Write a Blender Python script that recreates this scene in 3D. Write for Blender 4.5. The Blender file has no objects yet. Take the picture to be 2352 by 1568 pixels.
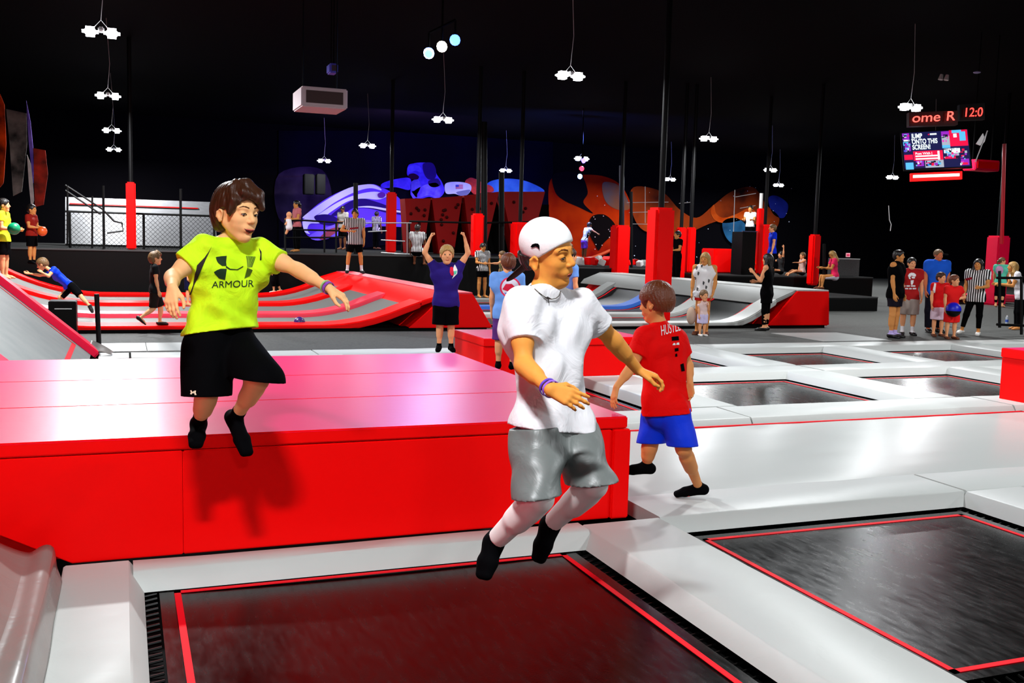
import bpy, bmesh, math, random
import numpy as np
from mathutils import Vector, Matrix
from mathutils.bvhtree import BVHTree
random.seed(7); RNG=np.random.default_rng(7)
C=bpy.context.scene.collection
# ------------------------------------------------------------------ camera
F,YAW,PITCH,ROLL,CH=2296.5,.3721,.1003,-.0265,1.7
def cam_axes():
    cy,sy=math.cos(YAW),math.sin(YAW)
    f=np.array([sy*math.cos(PITCH),cy*math.cos(PITCH),-math.sin(PITCH)])
    r=np.array([cy,-sy,0.]); d=np.cross(f,r)
    cr,sr=math.cos(ROLL),math.sin(ROLL)
    return np.array([cr*r+sr*d,-sr*r+cr*d,f])
CM=cam_axes(); EYE=np.array([0,0,CH])
def ray(px,py): return CM.T@np.array([(px-1176)/F,(py-784)/F,1.])
def az(px,py,z=0.):            # point of the photograph on the level z
    d=ray(px,py); return EYE+d*((z-CH)/d[2])
def ay(px,py,Y):               # ... on the plane y = Y
    d=ray(px,py); return EYE+d*(Y/d[1])
def ad(px,py,dist):            # ... at a distance along the view axis
    return EYE+ray(px,py)*dist
cam=bpy.data.objects.new('camera',bpy.data.cameras.new('camera')); C.objects.link(cam)
cam.data.sensor_width=36; cam.data.lens=F/2352*36; cam.data.clip_end=300
mw=Matrix.Identity(4)
for i in range(3):
    mw[i][0]=CM[0][i]; mw[i][1]=-CM[1][i]; mw[i][2]=-CM[2][i]; mw[i][3]=EYE[i]
cam.matrix_world=mw
sc=bpy.context.scene; sc.camera=cam
sc.view_settings.view_transform='Standard'; sc.view_settings.look='None'
sc.view_settings.gamma=1; sc.view_settings.exposure=0; sc.view_settings.use_curve_mapping=False
w=bpy.data.worlds.new('world'); sc.world=w; w.use_nodes=True
w.node_tree.nodes['Background'].inputs[0].default_value=(.5,.55,.7,1)
w.node_tree.nodes['Background'].inputs[1].default_value=.0
# ------------------------------------------------------------------ materials
MATS={}
def mat(name,rgb,rough=.6,spec=.3,bump=None,var=None,emit=None,metal=0,sheen=0,coat=0):
    """bump=(scale,strength[,distortion]); var=(scale,rgb2[,contrast]) mixes a second own colour in by noise"""
    if name in MATS: return MATS[name]
    m=bpy.data.materials.new(name); m.use_nodes=True; MATS[name]=m
    nt=m.node_tree; b=nt.nodes['Principled BSDF']
    b.inputs['Base Color'].default_value=(*rgb,1); b.inputs['Roughness'].default_value=rough
    b.inputs['Specular IOR Level'].default_value=spec; b.inputs['Metallic'].default_value=metal
    if coat: b.inputs['Coat Weight'].default_value=coat
    tc=None
    if bump or var:
        tc=nt.nodes.new('ShaderNodeTexCoord')
    if var:
        n=nt.nodes.new('ShaderNodeTexNoise'); n.inputs['Scale'].default_value=var[0]; n.inputs['Detail'].default_value=5
        nt.links.new(tc.outputs['Object'],n.inputs['Vector'])
        r=nt.nodes.new('ShaderNodeValToRGB'); c=var[2] if len(var)>2 else .2
        r.color_ramp.elements[0].position=.5-c; r.color_ramp.elements[0].color=(*rgb,1)
        r.color_ramp.elements[1].position=.5+c; r.color_ramp.elements[1].color=(*var[1],1)
        nt.links.new(n.outputs['Fac'],r.inputs['Fac']); nt.links.new(r.outputs['Color'],b.inputs['Base Color'])
    if bump:
        n=nt.nodes.new('ShaderNodeTexNoise'); n.inputs['Scale'].default_value=bump[0]; n.inputs['Detail'].default_value=4
        if len(bump)>2: n.inputs['Distortion'].default_value=bump[2]
        nt.links.new(tc.outputs['Object'],n.inputs['Vector'])
        bp=nt.nodes.new('ShaderNodeBump'); bp.inputs['Strength'].default_value=bump[1]; bp.inputs['Distance'].default_value=.02
        nt.links.new(n.outputs['Fac'],bp.inputs['Height']); nt.links.new(bp.outputs['Normal'],b.inputs['Normal'])
    if emit:
        b.inputs['Emission Color'].default_value=(*emit[0],1); b.inputs['Emission Strength'].default_value=emit[1]
    return m
def stripes(name,c1,c2,period,duty=.5,axis=1,base=None):
    """printed stripes across the garment's own local axis"""
    if name in MATS: return MATS[name]
    m=mat(name,c1,.8,.1); nt=m.node_tree; b=nt.nodes['Principled BSDF']
    tc=nt.nodes.new('ShaderNodeTexCoord'); sx=nt.nodes.new('ShaderNodeSeparateXYZ'); nt.links.new(tc.outputs['Object'],sx.inputs[0])
    d=nt.nodes.new('ShaderNodeMath'); d.operation='DIVIDE'; d.inputs[1].default_value=period; nt.links.new(sx.outputs[axis],d.inputs[0])
    f=nt.nodes.new('ShaderNodeMath'); f.operation='FRACT'; nt.links.new(d.outputs[0],f.inputs[0])
    g=nt.nodes.new('ShaderNodeMath'); g.operation='GREATER_THAN'; g.inputs[1].default_value=duty; nt.links.new(f.outputs[0],g.inputs[0])
    mx=nt.nodes.new('ShaderNodeMix'); mx.data_type='RGBA'; mx.inputs['A'].default_value=(*c1,1); mx.inputs['B'].default_value=(*c2,1)
    nt.links.new(g.outputs[0],mx.inputs['Factor']); nt.links.new(mx.outputs['Result'],b.inputs['Base Color'])
    return m
# ------------------------------------------------------------------ objects
def tag(o,label=None,cat=None,group=None,kind=None):
    if label: o['label']=label
    if cat: o['category']=cat
    if group: o['group']=group
    if kind: o['kind']=kind
    return o
def thing(name,label,cat,loc=(0,0,0),rz=0,group=None):
    o=bpy.data.objects.new(name,None); C.objects.link(o); o.empty_display_size=.1
    o.location=loc; o.rotation_euler=(0,0,rz)
    return tag(o,label,cat,group)
class MB:
    """collects shapes, in world coordinates, into one mesh"""
    def __init__(s): s.v=[]; s.f=[]; s.mi=[]; s.sm=False
    def add(s,vs,fs,mi=0):
        n=len(s.v); s.v+=[tuple(map(float,p)) for p in vs]; s.f+=[tuple(i+n for i in f) for f in fs]; s.mi+=[mi]*len(fs); return s
    def box(s,x0,x1,y0,y1,z0,z1,mi=0):
        return s.add([(x0,y0,z0),(x1,y0,z0),(x1,y1,z0),(x0,y1,z0),(x0,y0,z1),(x1,y0,z1),(x1,y1,z1),(x0,y1,z1)],
            [(3,2,1,0),(4,5,6,7),(0,1,5,4),(1,2,6,5),(2,3,7,6),(3,0,4,7)],mi)
    def obox(s,c,ax,hs,mi=0):   # centre, three axes, half sizes
        c=np.array(c,float); ax=[np.array(a,float) for a in ax]; P=[]
        for k in (-1,1):
            for i,j in ((-1,-1),(1,-1),(1,1),(-1,1)): P.append(c+ax[0]*hs[0]*i+ax[1]*hs[1]*j+ax[2]*hs[2]*k)
        return s.add(P,[(3,2,1,0),(4,5,6,7),(0,1,5,4),(1,2,6,5),(2,3,7,6),(3,0,4,7)],mi)
    def prism(s,poly,d,mi=0):   # polygon (3d) pushed along d
        n=len(poly); P=[np.array(p,float) for p in poly]; d=np.array(d,float)
        vs=P+[p+d for p in P]
        return s.add(vs,[tuple(range(n))[::-1],tuple(range(n,2*n))]+[(i,(i+1)%n,n+(i+1)%n,n+i) for i in range(n)],mi)
    def tube(s,pts,r,n=8,mi=0,cap=True,r2=None):
        P=[np.array(p,float) for p in pts]; vs=[];fs=[]
        up=np.array([0,0,1.])
        for i,p in enumerate(P):
            t=(P[min(i+1,len(P)-1)]-P[max(i-1,0)]); t/=np.linalg.norm(t)+1e-9
            a=np.cross(t,up if abs(t[2])<.9 else np.array([1.,0,0])); a/=np.linalg.norm(a); b=np.cross(t,a)
            rr=r if r2 is None else r+(r2-r)*i/(len(P)-1)
            for k in range(n):
                an=2*math.pi*k/n; vs.append(p+rr*(math.cos(an)*a+math.sin(an)*b))
        for i in range(len(P)-1):
            for k in range(n):
                fs.append((i*n+k,i*n+(k+1)%n,(i+1)*n+(k+1)%n,(i+1)*n+k))
        if cap: fs+= [tuple(range(n))[::-1],tuple((len(P)-1)*n+k for k in range(n))]
        return s.add(vs,fs,mi)
    def sphere(s,c,r,n=16,mi=0,sq=(1,1,1)):
        vs=[];fs=[];m=n//2
        for i in range(m+1):
            th=math.pi*i/m
            for k in range(n):
                ph=2*math.pi*k/n
                vs.append((c[0]+r*sq[0]*math.sin(th)*math.cos(ph),c[1]+r*sq[1]*math.sin(th)*math.sin(ph),c[2]+r*sq[2]*math.cos(th)))
        for i in range(m):
            for k in range(n): fs.append((i*n+k,(i+1)*n+k,(i+1)*n+(k+1)%n,i*n+(k+1)%n))
        return s.add(vs,fs,mi)
    def build(s,name,mats,parent=None,bevel=0,smooth=False,seg=2):
        me=bpy.data.meshes.new(name); me.from_pydata(s.v,[],s.f)
        if not isinstance(mats,(list,tuple)): mats=[mats]
        for m in mats: me.materials.append(m)
        if len(mats)>1: me.polygons.foreach_set('material_index',s.mi)
        bm=bmesh.new(); bm.from_mesh(me)
        bmesh.ops.remove_doubles(bm,verts=bm.verts,dist=1e-5)
        bmesh.ops.recalc_face_normals(bm,faces=bm.faces)
        if bevel: bmesh.ops.bevel(bm,geom=[e for e in bm.edges if e.is_manifold and e.calc_face_angle(0)>.5],offset=bevel,segments=seg,affect='EDGES',clamp_overlap=True)
        bm.to_mesh(me); bm.free()
        o=bpy.data.objects.new(name,me); C.objects.link(o)
        if parent:
            o.parent=parent
            p=parent; mtx=Matrix.Identity(4)
            while p: mtx=Matrix.LocRotScale(p.location,p.rotation_euler,None)@mtx; p=p.parent
            me.transform(mtx.inverted())
        else:
            vs=np.array([v.co[:] for v in me.vertices]); c=Vector((*((vs.min(0)+vs.max(0))/2)[:2],vs[:,2].min()))
            me.transform(Matrix.Translation(-c)); o.location=c
        if smooth or bevel:
            me.polygons.foreach_set('use_smooth',[True]*len(me.polygons))
            try: me.set_sharp_from_angle(angle=.7)
            except Exception: pass
        return o
def structure(name,mb,m,**k):
    return tag(mb.build(name,m,**k),kind='structure')
# ------------------------------------------------------------------ colours
RED=mat('red_vinyl',(.95,.0,.0),.5,.12,bump=(3,.12,.6))
REDSHEEN=mat('red_vinyl_sheen',(.72,.006,.11),.36,.8,bump=(9,.03,1.2))  # same red vinyl; magenta sheen of the top is put into its colour
REDDARK=mat('red_paint',(.42,.0,.0),.7,.1)
GREY=mat('grey_vinyl',(.5,.52,.5),.45,.35,bump=(5,.15,.8))
GREYD=mat('grey_vinyl_dark',(.3,.31,.3),.5,.3,bump=(5,.15,.8))
BAGM=mat('airbag_grey',(.5,.52,.5),.3,.5,bump=(2.5,.1,.5))
BEDM=mat('black_mesh_bed',(.0012,.0012,.001),.24,.42,bump=(120,.025))
nt=BEDM.node_tree; tc=nt.nodes.new('ShaderNodeTexCoord'); mp=nt.nodes.new('ShaderNodeMapping'); mp.inputs['Scale'].default_value=(6,1.5,1); n1=nt.nodes.new('ShaderNodeTexNoise'); n1.inputs['Scale'].default_value=5; n1.inputs['Detail'].default_value=6
rr=nt.nodes.new('ShaderNodeMapRange'); rr.inputs['To Min'].default_value=.2; rr.inputs['To Max'].default_value=.29; rr.inputs['From Min'].default_value=.3; rr.inputs['From Max'].default_value=.7
nt.links.new(tc.outputs['Object'],mp.inputs['Vector']); nt.links.new(mp.outputs[0],n1.inputs['Vector']); nt.links.new(n1.outputs['Fac'],rr.inputs['Value']); nt.links.new(rr.outputs[0],nt.nodes['Principled BSDF'].inputs['Roughness'])
BEDG=mat('grey_mesh_bed',(.17,.17,.16),.6,.2,bump=(60,.2))
LINE=mat('red_webbing',(.85,.0,.01),.6,.15)
BLK=mat('black_frame',(.002,.002,.002),.7,.05)
BLKG=mat('black_gloss',(.0012,.0012,.0012),.5,.12)
STEEL=mat('spring_steel',(.012,.012,.012),.3,.5,metal=1)
FLOORM=mat('dark_carpet',(.05,.05,.047),.75,.2,bump=(60,.3),var=(25,(.085,.086,.08),.25))
WALLM=mat('black_wall',(.0015,.0012,.002),.9,.05)
WHITE=mat('white_paint',(.75,.75,.75),.5,.3)
def polyx(name,pts2,m,parent=None,th=.02,Y=0): pass
# ------------------------------------------------------------------ room
structure('floor',MB().box(-14,48,14.93,50,-.3,0),FLOORM)
structure('trim_1',MB().box(-14,48,-12,14.9,-.6,-.42),BLK)          # the pit floor below the trampolines
structure('wall_back',MB().box(-14,48,49,49.3,-.3,6.9),WALLM)
structure('wall_left',MB().box(-8.3,-8,-12,49,-.6,6.9),WALLM)
structure('wall_right',MB().box(47.7,48,-12,49,-.6,6.9),WALLM)
structure('wall_front',MB().box(-8,48,-12.3,-12,-.6,6.9),WALLM)
structure('ceiling',MB().box(-14,48,-12,49,6.9,7.1),WALLM)
# ------------------------------------------------------------------ trampoline deck
def pad(x0,x1,y0,y1,label,lip='y',m=GREY,z=0,name='trampoline_pad',group='grey trampoline pads',l0=.06,l1=.06):
    """padded cover, flat top, lips sloping down to the beds; lip = the axis across which the lips fall"""
    b=MB(); d=.1
    if lip=='y':
        pr=[(x0,y0-l0,z-d),(x0,y0,z-.008),(x0,y0+.012,z),(x0,y1-.012,z),(x0,y1,z-.008),(x0,y1+l1,z-d)]
        n=max(2,int((x1-x0)/.35)); sec=[[(x0+(x1-x0)*i/n,p[1],p[2]) for p in pr] for i in range(n+1)]
    else:
        pr=[(x0-l0,y0,z-d),(x0,y0,z-.008),(x0+.012,y0,z),(x1-.012,y0,z),(x1,y0,z-.008),(x1+l1,y0,z-d)]
        n=max(2,int((y1-y0)/.35)); sec=[[(p[0],y0+(y1-y0)*i/n,p[2]) for p in pr] for i in range(n+1)]
    vs=[];fs=[]
    for s in sec:
        for q in s: vs.append((q[0],q[1],q[2]+(random.uniform(-.004,.003) if q[2]>z-.05 else 0)))
    for i in range(n):
        for k in range(6): fs.append((i*6+k,i*6+(k+1)%6,(i+1)*6+(k+1)%6,(i+1)*6+k))
    fs+=[tuple(range(6)),tuple(n*6+k for k in range(6))[::-1]]
    b.add(vs,fs); o=b.build(name,m,smooth=True); return tag(o,label,'pad',group)
def tramp(x0,x1,y0,y1,label,near=True,sag=0):
    t=thing('trampoline',label,'trampoline',((x0+x1)/2,(y0+y1)/2,-.42),0,'black bed trampolines')
    z=-.105; w=.028
    MB().box(x0-.1,x1+.1,y0-.1,y1+.1,z-.09,z-.07).build('spring_skirt',BLK,t)
    n=14; vs=[];fs=[]; a0,a1,b0,b1=x0+.13,x1-.13,y0+.13,y1-.13
    for i in range(n+1):
        for j in range(n+1):
            u,v=i/n,j/n; vs.append((a0+(a1-a0)*u,b0+(b1-b0)*v,z-sag*16*u*(1-u)*v*(1-v)))
    for i in range(n):
        for j in range(n): fs.append((i*(n+1)+j,(i+1)*(n+1)+j,(i+1)*(n+1)+j+1,i*(n+1)+j+1))
    MB().add(vs,fs).build('bed',BEDM,t,smooth=True)
    r=MB(); c0,c1,d0,d1=x0+.2,x1-.2,y0+.2,y1-.2; z2=z+.004
    w=.032
    for q in ((c0,c1,d1-w,d1),(c0,c1,d0,d0+w),(c0,c0+w,d0,d1),(c1-w,c1,d0,d1)): r.box(*q,z2-.003,z2)
    r.build('border_line',LINE,t)
    if near:
        s=MB()
        for k in range(int((x1-x0)/.07)):
            X=x0+.06+k*.07
            for Y in (y0+.06,y1-.06): s.tube([(X,Y-.055,z-.03),(X,Y+.06,z-.012)],.007,6)
        for k in range(int((y1-y0)/.07)):
            Y=y0+.06+k*.07
            for X in (x0+.06,x1-.06): s.tube([(X-.055,Y,z-.03),(X+.06,Y,z-.012)],.007,6)
        s.build('spring_row',STEEL,t,smooth=True)
    return t
XS=[(.02,2.58),(3.12,5.6),(6.15,8.57),(9.2,11.45),(12.05,14.35)]
ROW=['front','middle','far']
tramp(.02,2.58,2.96,5.36,'nearest black trampoline in front of the long red platform, below the white capped boy',sag=.05)
tramp(3.12,5.6,2.96,5.38,'black trampoline at the lower right, scuffed grey and catching a red reflection')
tramp(6.15,8.57,2.96,5.38,'black trampoline just beyond the right edge of the lower right trampoline')
XM=[(2.95,5.42),(6.15,8.57),(9.2,11.45),(12.05,14.35)]
for i,(a,b) in enumerate(XM):
    tramp(a,b,9.05,11.42,['black trampoline in the middle row half hidden behind the red shirted boy','black trampoline in the middle row directly right of the red shirted boy','black trampoline in the middle row next to the right red block','black trampoline in the middle row behind the right red block'][i],near=False)
XF=[(.02,2.35),(2.95,5.42),(6.15,8.57),(9.2,11.45),(12.05,14.35)]
for i,(a,b) in enumerate(XF):
    tramp(a,b,12.1,14.27,['black trampoline behind the left half of the long red platform','black trampoline below the boy with both arms raised','black trampoline in the far row left, behind the red shirted boy','black trampoline in the far row straight below the woman in black','black trampoline in the far row below the group of onlookers'][i],near=False)
# row pads (along x)
pad(.03,2.57,5.235,5.41,'narrow grey pad strip at the foot of the long red platform front',l1=0)
pad(3.13,5.62,5.38,5.9,'grey pad under the front foot of the red shirted boy, above the lower right trampoline',l1=.02)
pad(5.645,8.6,5.38,5.9,'grey pad right of the slit at the lower right trampoline corner',l1=.02)
pad(2.6,5.86,8.38,9.02,'grey pad behind the blue shorts of the red shirted boy')
pad(5.88,9.38,8.38,9.02,'long wrinkled grey pad along the back of the big grey airbag')
pad(9.4,14.9,8.38,9.02,'grey pad strip under the right red block')
pad(2.95,6.12,11.44,12.06,'grey pad strip under the middle red block')
pad(6.16,9.18,11.44,12.06,'grey pad strip between middle and far trampoline rows, right of red shirted boy')
pad(9.22,15,11.44,12.06,'grey pad strip between middle and far trampoline rows, left of right red block')
pad(-.32,.06,14.3,14.93,'short pale pad at the foot of the slanted trampoline wall',l1=0)
pad(.09,2.6,14.3,14.93,'pale pad strip behind the left part of the long red platform',l1=0)
pad(2.62,6.1,14.3,14.93,'pale pad strip behind the feet of the boy with both arms raised',l1=0)
pad(6.12,9.18,14.3,14.93,'far grey pad strip in front of the mother and toddler',l1=0)
pad(9.2,11.98,14.3,14.93,'far grey pad strip in front of the woman in black',l1=0)
pad(12,17,14.3,14.93,'far grey pad strip in front of the group of onlookers',l1=0)
# column pads (along y)
pad(-.3,.02,2.3,5.4,'grey pad along the left side of the nearest trampoline','x',l0=.02)
pad(2.58,3.12,2.3,5.36,'wide grey pad between the two nearest trampolines','x')
pad(5.62,6.15,2.3,5.36,'grey pad along the right side of the lower right trampoline','x')
for i,(a,b) in enumerate(((5.42,6.15),(8.57,9.2),(11.45,12.05),(14.35,14.95))):
    pad(a,b,9.04,11.42,['grey pad in the middle row beside the red shirted boy','grey pad crossing the middle row between its two bright trampolines','grey pad in the middle row behind the right red block, left one','grey pad in the middle row behind the right red block, right one'][i],'x')
for i,(a,b) in enumerate(((2.35,2.95),(5.42,6.15),(8.57,9.2),(11.45,12.05),(14.35,14.95))):
    pad(a,b,12.08,14.28,['grey pad in the far row behind the long red platform','grey pad in the far row behind the middle red block','grey pad in the far row left of the trampoline below the woman in black','grey pad in the far row right of the trampoline below the woman in black','grey pad in the far row right of the trampoline below the onlookers'][i],'x')
# airbag
t=thing('airbag','big flat pale grey landing airbag between the two trampoline rows','airbag',(6.1,7.1,-.42))
n=24; vs=[];fs=[]
for i in range(n+1):
    for j in range(n+1):
        u,v=i/n,j/n; vs.append((2.95+6.4*u,5.93+2.37*v,-.06+.05*math.sin(math.pi*v)**.5*min(1,(u+.02)*8)+random.uniform(-.003,.003)))
for i in range(n):
    for j in range(n): fs.append((i*(n+1)+j,(i+1)*(n+1)+j,(i+1)*(n+1)+j+1,i*(n+1)+j+1))
MB().add(vs,fs).build('top_sheet',BAGM,t,smooth=True)
b=MB().box(2.98,9.3,8.16,8.19,-.05,-.03).box(9.27,9.3,6.0,8.19,-.05,-.03); b.build('border_line',LINE,t)
MB().box(2.95,9.35,5.93,8.3,-.3,-.085).build('side_wall',BLK,t)
# long red platform
def platform(name,label,x0,x1,y0,y1,h,lid,seams=(),panels=(),post=False,cut=None,ov=.012):
    t=thing(name,label,'platform',((x0+x1)/2,(y0+y1)/2,0))
    ys=[y0]+list(seams)+[y1]
    for k in range(len(ys)-1):
        MB().box(x0,x1,ys[k]+.002,ys[k+1]-.002,h-lid,h).build('top_mat',[RED,REDSHEEN],t,bevel=.008)
    xs=[x0]+list(panels)+[x1]
    for k in range(len(xs)-1):
        a,b=xs[k],xs[k+1]
        if k==len(xs)-2 and post: b-=.1
        if k==0 and cut:
            MB().prism([(cut[0],y0+ov,0),(b-.001,y0+ov,0),(b-.001,y0+ov,h-lid-.006),(a,y0+ov,h-lid-.006),(a,y0+ov,cut[1])],(0,.1,0)).build('front_panel',RED,t,bevel=.006)
        else: MB().box(a+.001,b-.001,y0+ov,y0+.11,0,h-lid-.006).build('front_panel',RED,t,bevel=.006)
    MB().box(x0+.02,x1-.02-(.1 if post else 0),y0+.11,y1-.01,.0,h-lid-.004).build('core',RED,t)
    if post: MB().box(x1-.1,x1+.02,y0-.008,y1-.01,0,h-lid-.004).build('corner_pad',RED,t,bevel=.008)
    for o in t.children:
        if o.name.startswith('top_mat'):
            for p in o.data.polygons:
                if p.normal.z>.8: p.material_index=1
    return t
platform('red_platform','long red vinyl platform with pink sheen painted on top in front, the smiling boy stepping off its edge',-1.3,2.9,5.42,8.88,.64,.075,(6.5,7.62),(.28,),True,(-.26,.55))
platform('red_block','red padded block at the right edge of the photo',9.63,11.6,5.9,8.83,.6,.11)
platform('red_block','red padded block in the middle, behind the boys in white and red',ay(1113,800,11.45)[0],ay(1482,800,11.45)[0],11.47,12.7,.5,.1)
# slanted trampoline wall on the left
def slant(label,y0,y1,xb,L,ang,endpad=True,bedm=None):
    t=thing('slanted_trampoline',label,'trampoline',(xb,(y0+y1)/2,0))
    ux,uz=-math.cos(ang),math.sin(ang); nx,nz=math.sin(ang),math.cos(ang)
    def p(s,y,o=0): return (xb+ux*s+nx*o,y,.0+uz*s+nz*o)
    MB().add([p(.05,y0),p(.05,y1),p(L,y1),p(L,y0)],[(0,1,2,3)]).build('bed',bedm or GREYBED,t)
    b=MB()
    def strip(s0,s1,ya,yb): b.add([p(s0,ya,.004),p(s0,yb,.004),p(s1,yb,.004),p(s1,ya,.004)],[(0,1,2,3)])
    strip(.28,.34,y0+.2,y1-.2); strip(.28,L,y1-.26,y1-.2); b.build('border_line',LINE,t)
    def bar(ya,yb,th=.09): return MB().prism([p(-.02,ya,-.05),p(-.02,yb,-.05),p(-.02,yb,th),p(-.02,ya,th)],np.array(p(L,0))-np.array(p(-.02,0)))
    if endpad:
        bar(y1,y1+.35).build('edge_pad',RED2,t,bevel=.02); bar(y1-.02,y1+.37,.0).build('edge_frame',BLK,t)
    bar(y0-.4,y0).build('edge_pad',RED2,t,bevel=.02)
    return t
GREYBED=mat('grey_trampoline_bed',(.15,.165,.16),.55,.2,bump=(40,.1),var=(3,(.2,.21,.2),.3))
RED2=mat('crimson_vinyl',(.75,.0,.04),.45,.3,bump=(6,.15,.8))
slant('grey slanted trampoline wall rising at the left edge behind the red platform',9.4,14.45,-.38,3.4,math.radians(41))
slant('red slanted pad wall at the lower left corner of the photo',1.0,5.1,-.74,2.6,math.radians(38),False,RED2)
# crumpled silver vinyl flaps
def flap(label,pts,m,name='vinyl_flap'):
    n=len(pts); k=len(pts[0]); vs=[];fs=[]
    for r in pts: vs+=[tuple(q) for q in r]
    for i in range(n-1):
        for j in range(k-1): fs.append((i*k+j,(i+1)*k+j,(i+1)*k+j+1,i*k+j+1))
    o=MB().add(vs,fs).build(name,m,smooth=True)
    s=o.modifiers.new('s','SUBSURF'); s.levels=s.render_levels=2
    so=o.modifiers.new('t','SOLIDIFY'); so.thickness=.008
    return tag(o,label,'vinyl flap','crumpled vinyl flaps')
SILV=mat('silver_vinyl',(.2,.18,.165),.27,.6,bump=(3,.25,1.5))
rows=[]
for i in range(9):
    y=2.9+i*.29; e=i/8; r=[]
    for j,(x,z) in enumerate(((-.30,-.02),(-.335,.05),(-.36,.13),(-.42,.12),(-.47,.1),(-.56,.17),(-.7,.27))):
        r.append((x+.03*e*(j>1)+random.uniform(-.01,.01),y+.03*math.sin(j*2),z*(1+.35*(e>.9)*(j in(2,3)))+random.uniform(-.012,.012)))
    rows.append(r)
flap('shiny crumpled silver vinyl bulge along the lower left edge of the photo',rows,SILV)
rows=[[(-.42+.09*j+random.uniform(-.02,.02),14.55+.1*i,.02+.16*(1-j/3)*(.5+.5*i/3)+random.uniform(-.02,.02)) for j in range(4)] for i in range(4)]
flap('small crumpled silver vinyl corner at the far foot of the slanted wall',rows,SILV)
t=thing('black_bin','black box with a white line beside the slanted trampoline wall','box',tuple(az(150,752,0)))
a,b=ay(112,764,17.05),ay(176,764,17.05); MB().box(a[0],b[0],b[1],b[1]+.5,0,ay(150,692,b[1])[2]).build('bin_body',BLKG,t,bevel=.01)
MB().box(ay(125,708,b[1])[0],ay(165,708,b[1])[0],b[1]-.006,b[1],ay(150,710,b[1])[2],ay(150,708,b[1])[2]).build('white_line',WHITE,t)
# loose mats on the dark floor
MATM=mat('pale_mat',(.3,.31,.3),.45,.4,bump=(6,.2,.6))
def fmat(label,x0,x1,y0,y1):
    return tag(MB().box(x0,x1,y0,y1,0,.012).build('floor_mat',MATM,bevel=.004),label,'mat','thin mats on the floor')
fmat('pale thin floor mat behind the smiling boy, left one',-.5,.3,15.0,16.1)
fmat('pale thin floor mat behind the smiling boy, right one',.31,1.45,15.0,16.1)
fmat('pale sheet for the floor reflection in front of the big bare-armed onlooker',12.0,13.6,15.0,16.6)  # pale sheet stands in for light reflected by the floor
# ------------------------------------------------------------------ two wave courts
def court(name,label,xs,xc,xr,zr,xe,y0,y1,padys,padw,padm,bedm,endm,leftx=None,rim=None,ztop=None):
    """beds and pads run along x and sweep up to a long ridge along y"""
    t=thing(name,label,'trampoline court',((xs+xe)/2,(y0+y1)/2,0))
    zc=zr*.62
    def prof(x):
        z=0
        if x>xc: z=zc*min(1,(x-xc)/(xr-.55-xc))**2.0
        if leftx is not None and x<leftx[0]: z=leftx[1]*min(1,(leftx[0]-x)/(leftx[0]-xs))**2.0
        return z
    N=30; X=[xs+(xr-.5-xs)*i/N for i in range(N+1)]
    def sheet(ya,yb,oz,th,m,nm):
        vs=[];fs=[]
        for x in X:
            z=prof(x); g=(prof(x+.02)-prof(x-.02))/.04; l=math.hypot(1,g); ox,ozz=-g/l,1/l
            for (y,o) in ((ya,oz-th),(ya,oz),(yb,oz),(yb,oz-th)): vs.append((x+ox*o,y,z+ozz*o))
        for i in range(N):
            for k in range(4): fs.append((i*4+k,(i+1)*4+k,(i+1)*4+(k+1)%4,i*4+(k+1)%4))
        fs+=[(0,1,2,3),(N*4+3,N*4+2,N*4+1,N*4)]
        return MB().add(vs,fs).build(nm,m,t,bevel=.02 if nm=='court_pad' else 0,smooth=True)
    for i,y in enumerate(padys):
        pm=padm[i] if isinstance(padm,list) else padm
        o=sheet(y,y+padw,.12,.12,pm,'court_pad')
        if i+1<len(padys):
            a,b=y+padw+.02,padys[i+1]-.02
            sheet(a,b,.04,.02,bedm,'bed')
            if rim:
                sheet(a+.12,a+.18,.046,.004,LINE,'border_line'); sheet(b-.18,b-.12,.046,.004,LINE,'border_line')
    # end frame across the top of the beds, ridge wedge and flat top
    q=[(xr-.62,0,zc-.02),(xr-.5,0,zc+.12),(xr,0,zr+.01),(xr,0,zr-.06)]
    MB().prism([(a,y0+.02,c) for a,b,c in q],(0,y1-y0-.04,0)).build('ridge_pad',endm[1],t,bevel=.02)
    xt=xr+(xe-xr)*.5 if ztop is None else ztop
    e=[(xr-.75,0,.06),(xr-.02,0,zr-.01),(xt,0,zr-.01),(xe,0,.06)]
    k=6
    MB().prism([(a,y0-.05,c) for a,b,c in e],(0,.06,0)).build('end_panel',endm[0],t,bevel=.01)
    MB().prism([(a+.03*(a<xr),y0+.02,c-.02) for a,b,c in e],(0,y1-y0-.02,0)).build('wedge',endm[0],t)
    for i in range(3):
        ya=y0-.05+(y1-y0)*i/3; yb=y0-.05+(y1-y0)*(i+1)/3-.01
        MB().box(xr-.02,xt,ya,yb,zr-.012,zr+.02).build('ridge_top_mat',endm[2],t,bevel=.012)
    MB().prism([(xs,y0-.02,-.0),(xe-.1,y0-.02,0),(xe-.1,y0-.02,.06),(xs,y0-.02,.06)],(0,.4,0)).build('plinth',BLK,t)
    return t
PINKV=mat('pink_red_vinyl',(.8,.03,.07),.45,.6,bump=(6,.15,.8))
court('dodgeball_court','red and grey dodgeball court with curved ends, left of the boy with raised arms',-3.4,3.3,5.62,.7,6.5,17.75,28.2,[17.75,20.4,23.6,26.9],.75,[RED,PINKV,RED,RED],BEDG,(RED,RED,PINKV),leftx=(-.4,1.0),ztop=6.1)
BLUELIT=mat('blue_lit_vinyl',(.04,.16,.62),.5,.3,bump=(6,.15,.8))  # blue light falling on one pad, put into its colour
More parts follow.
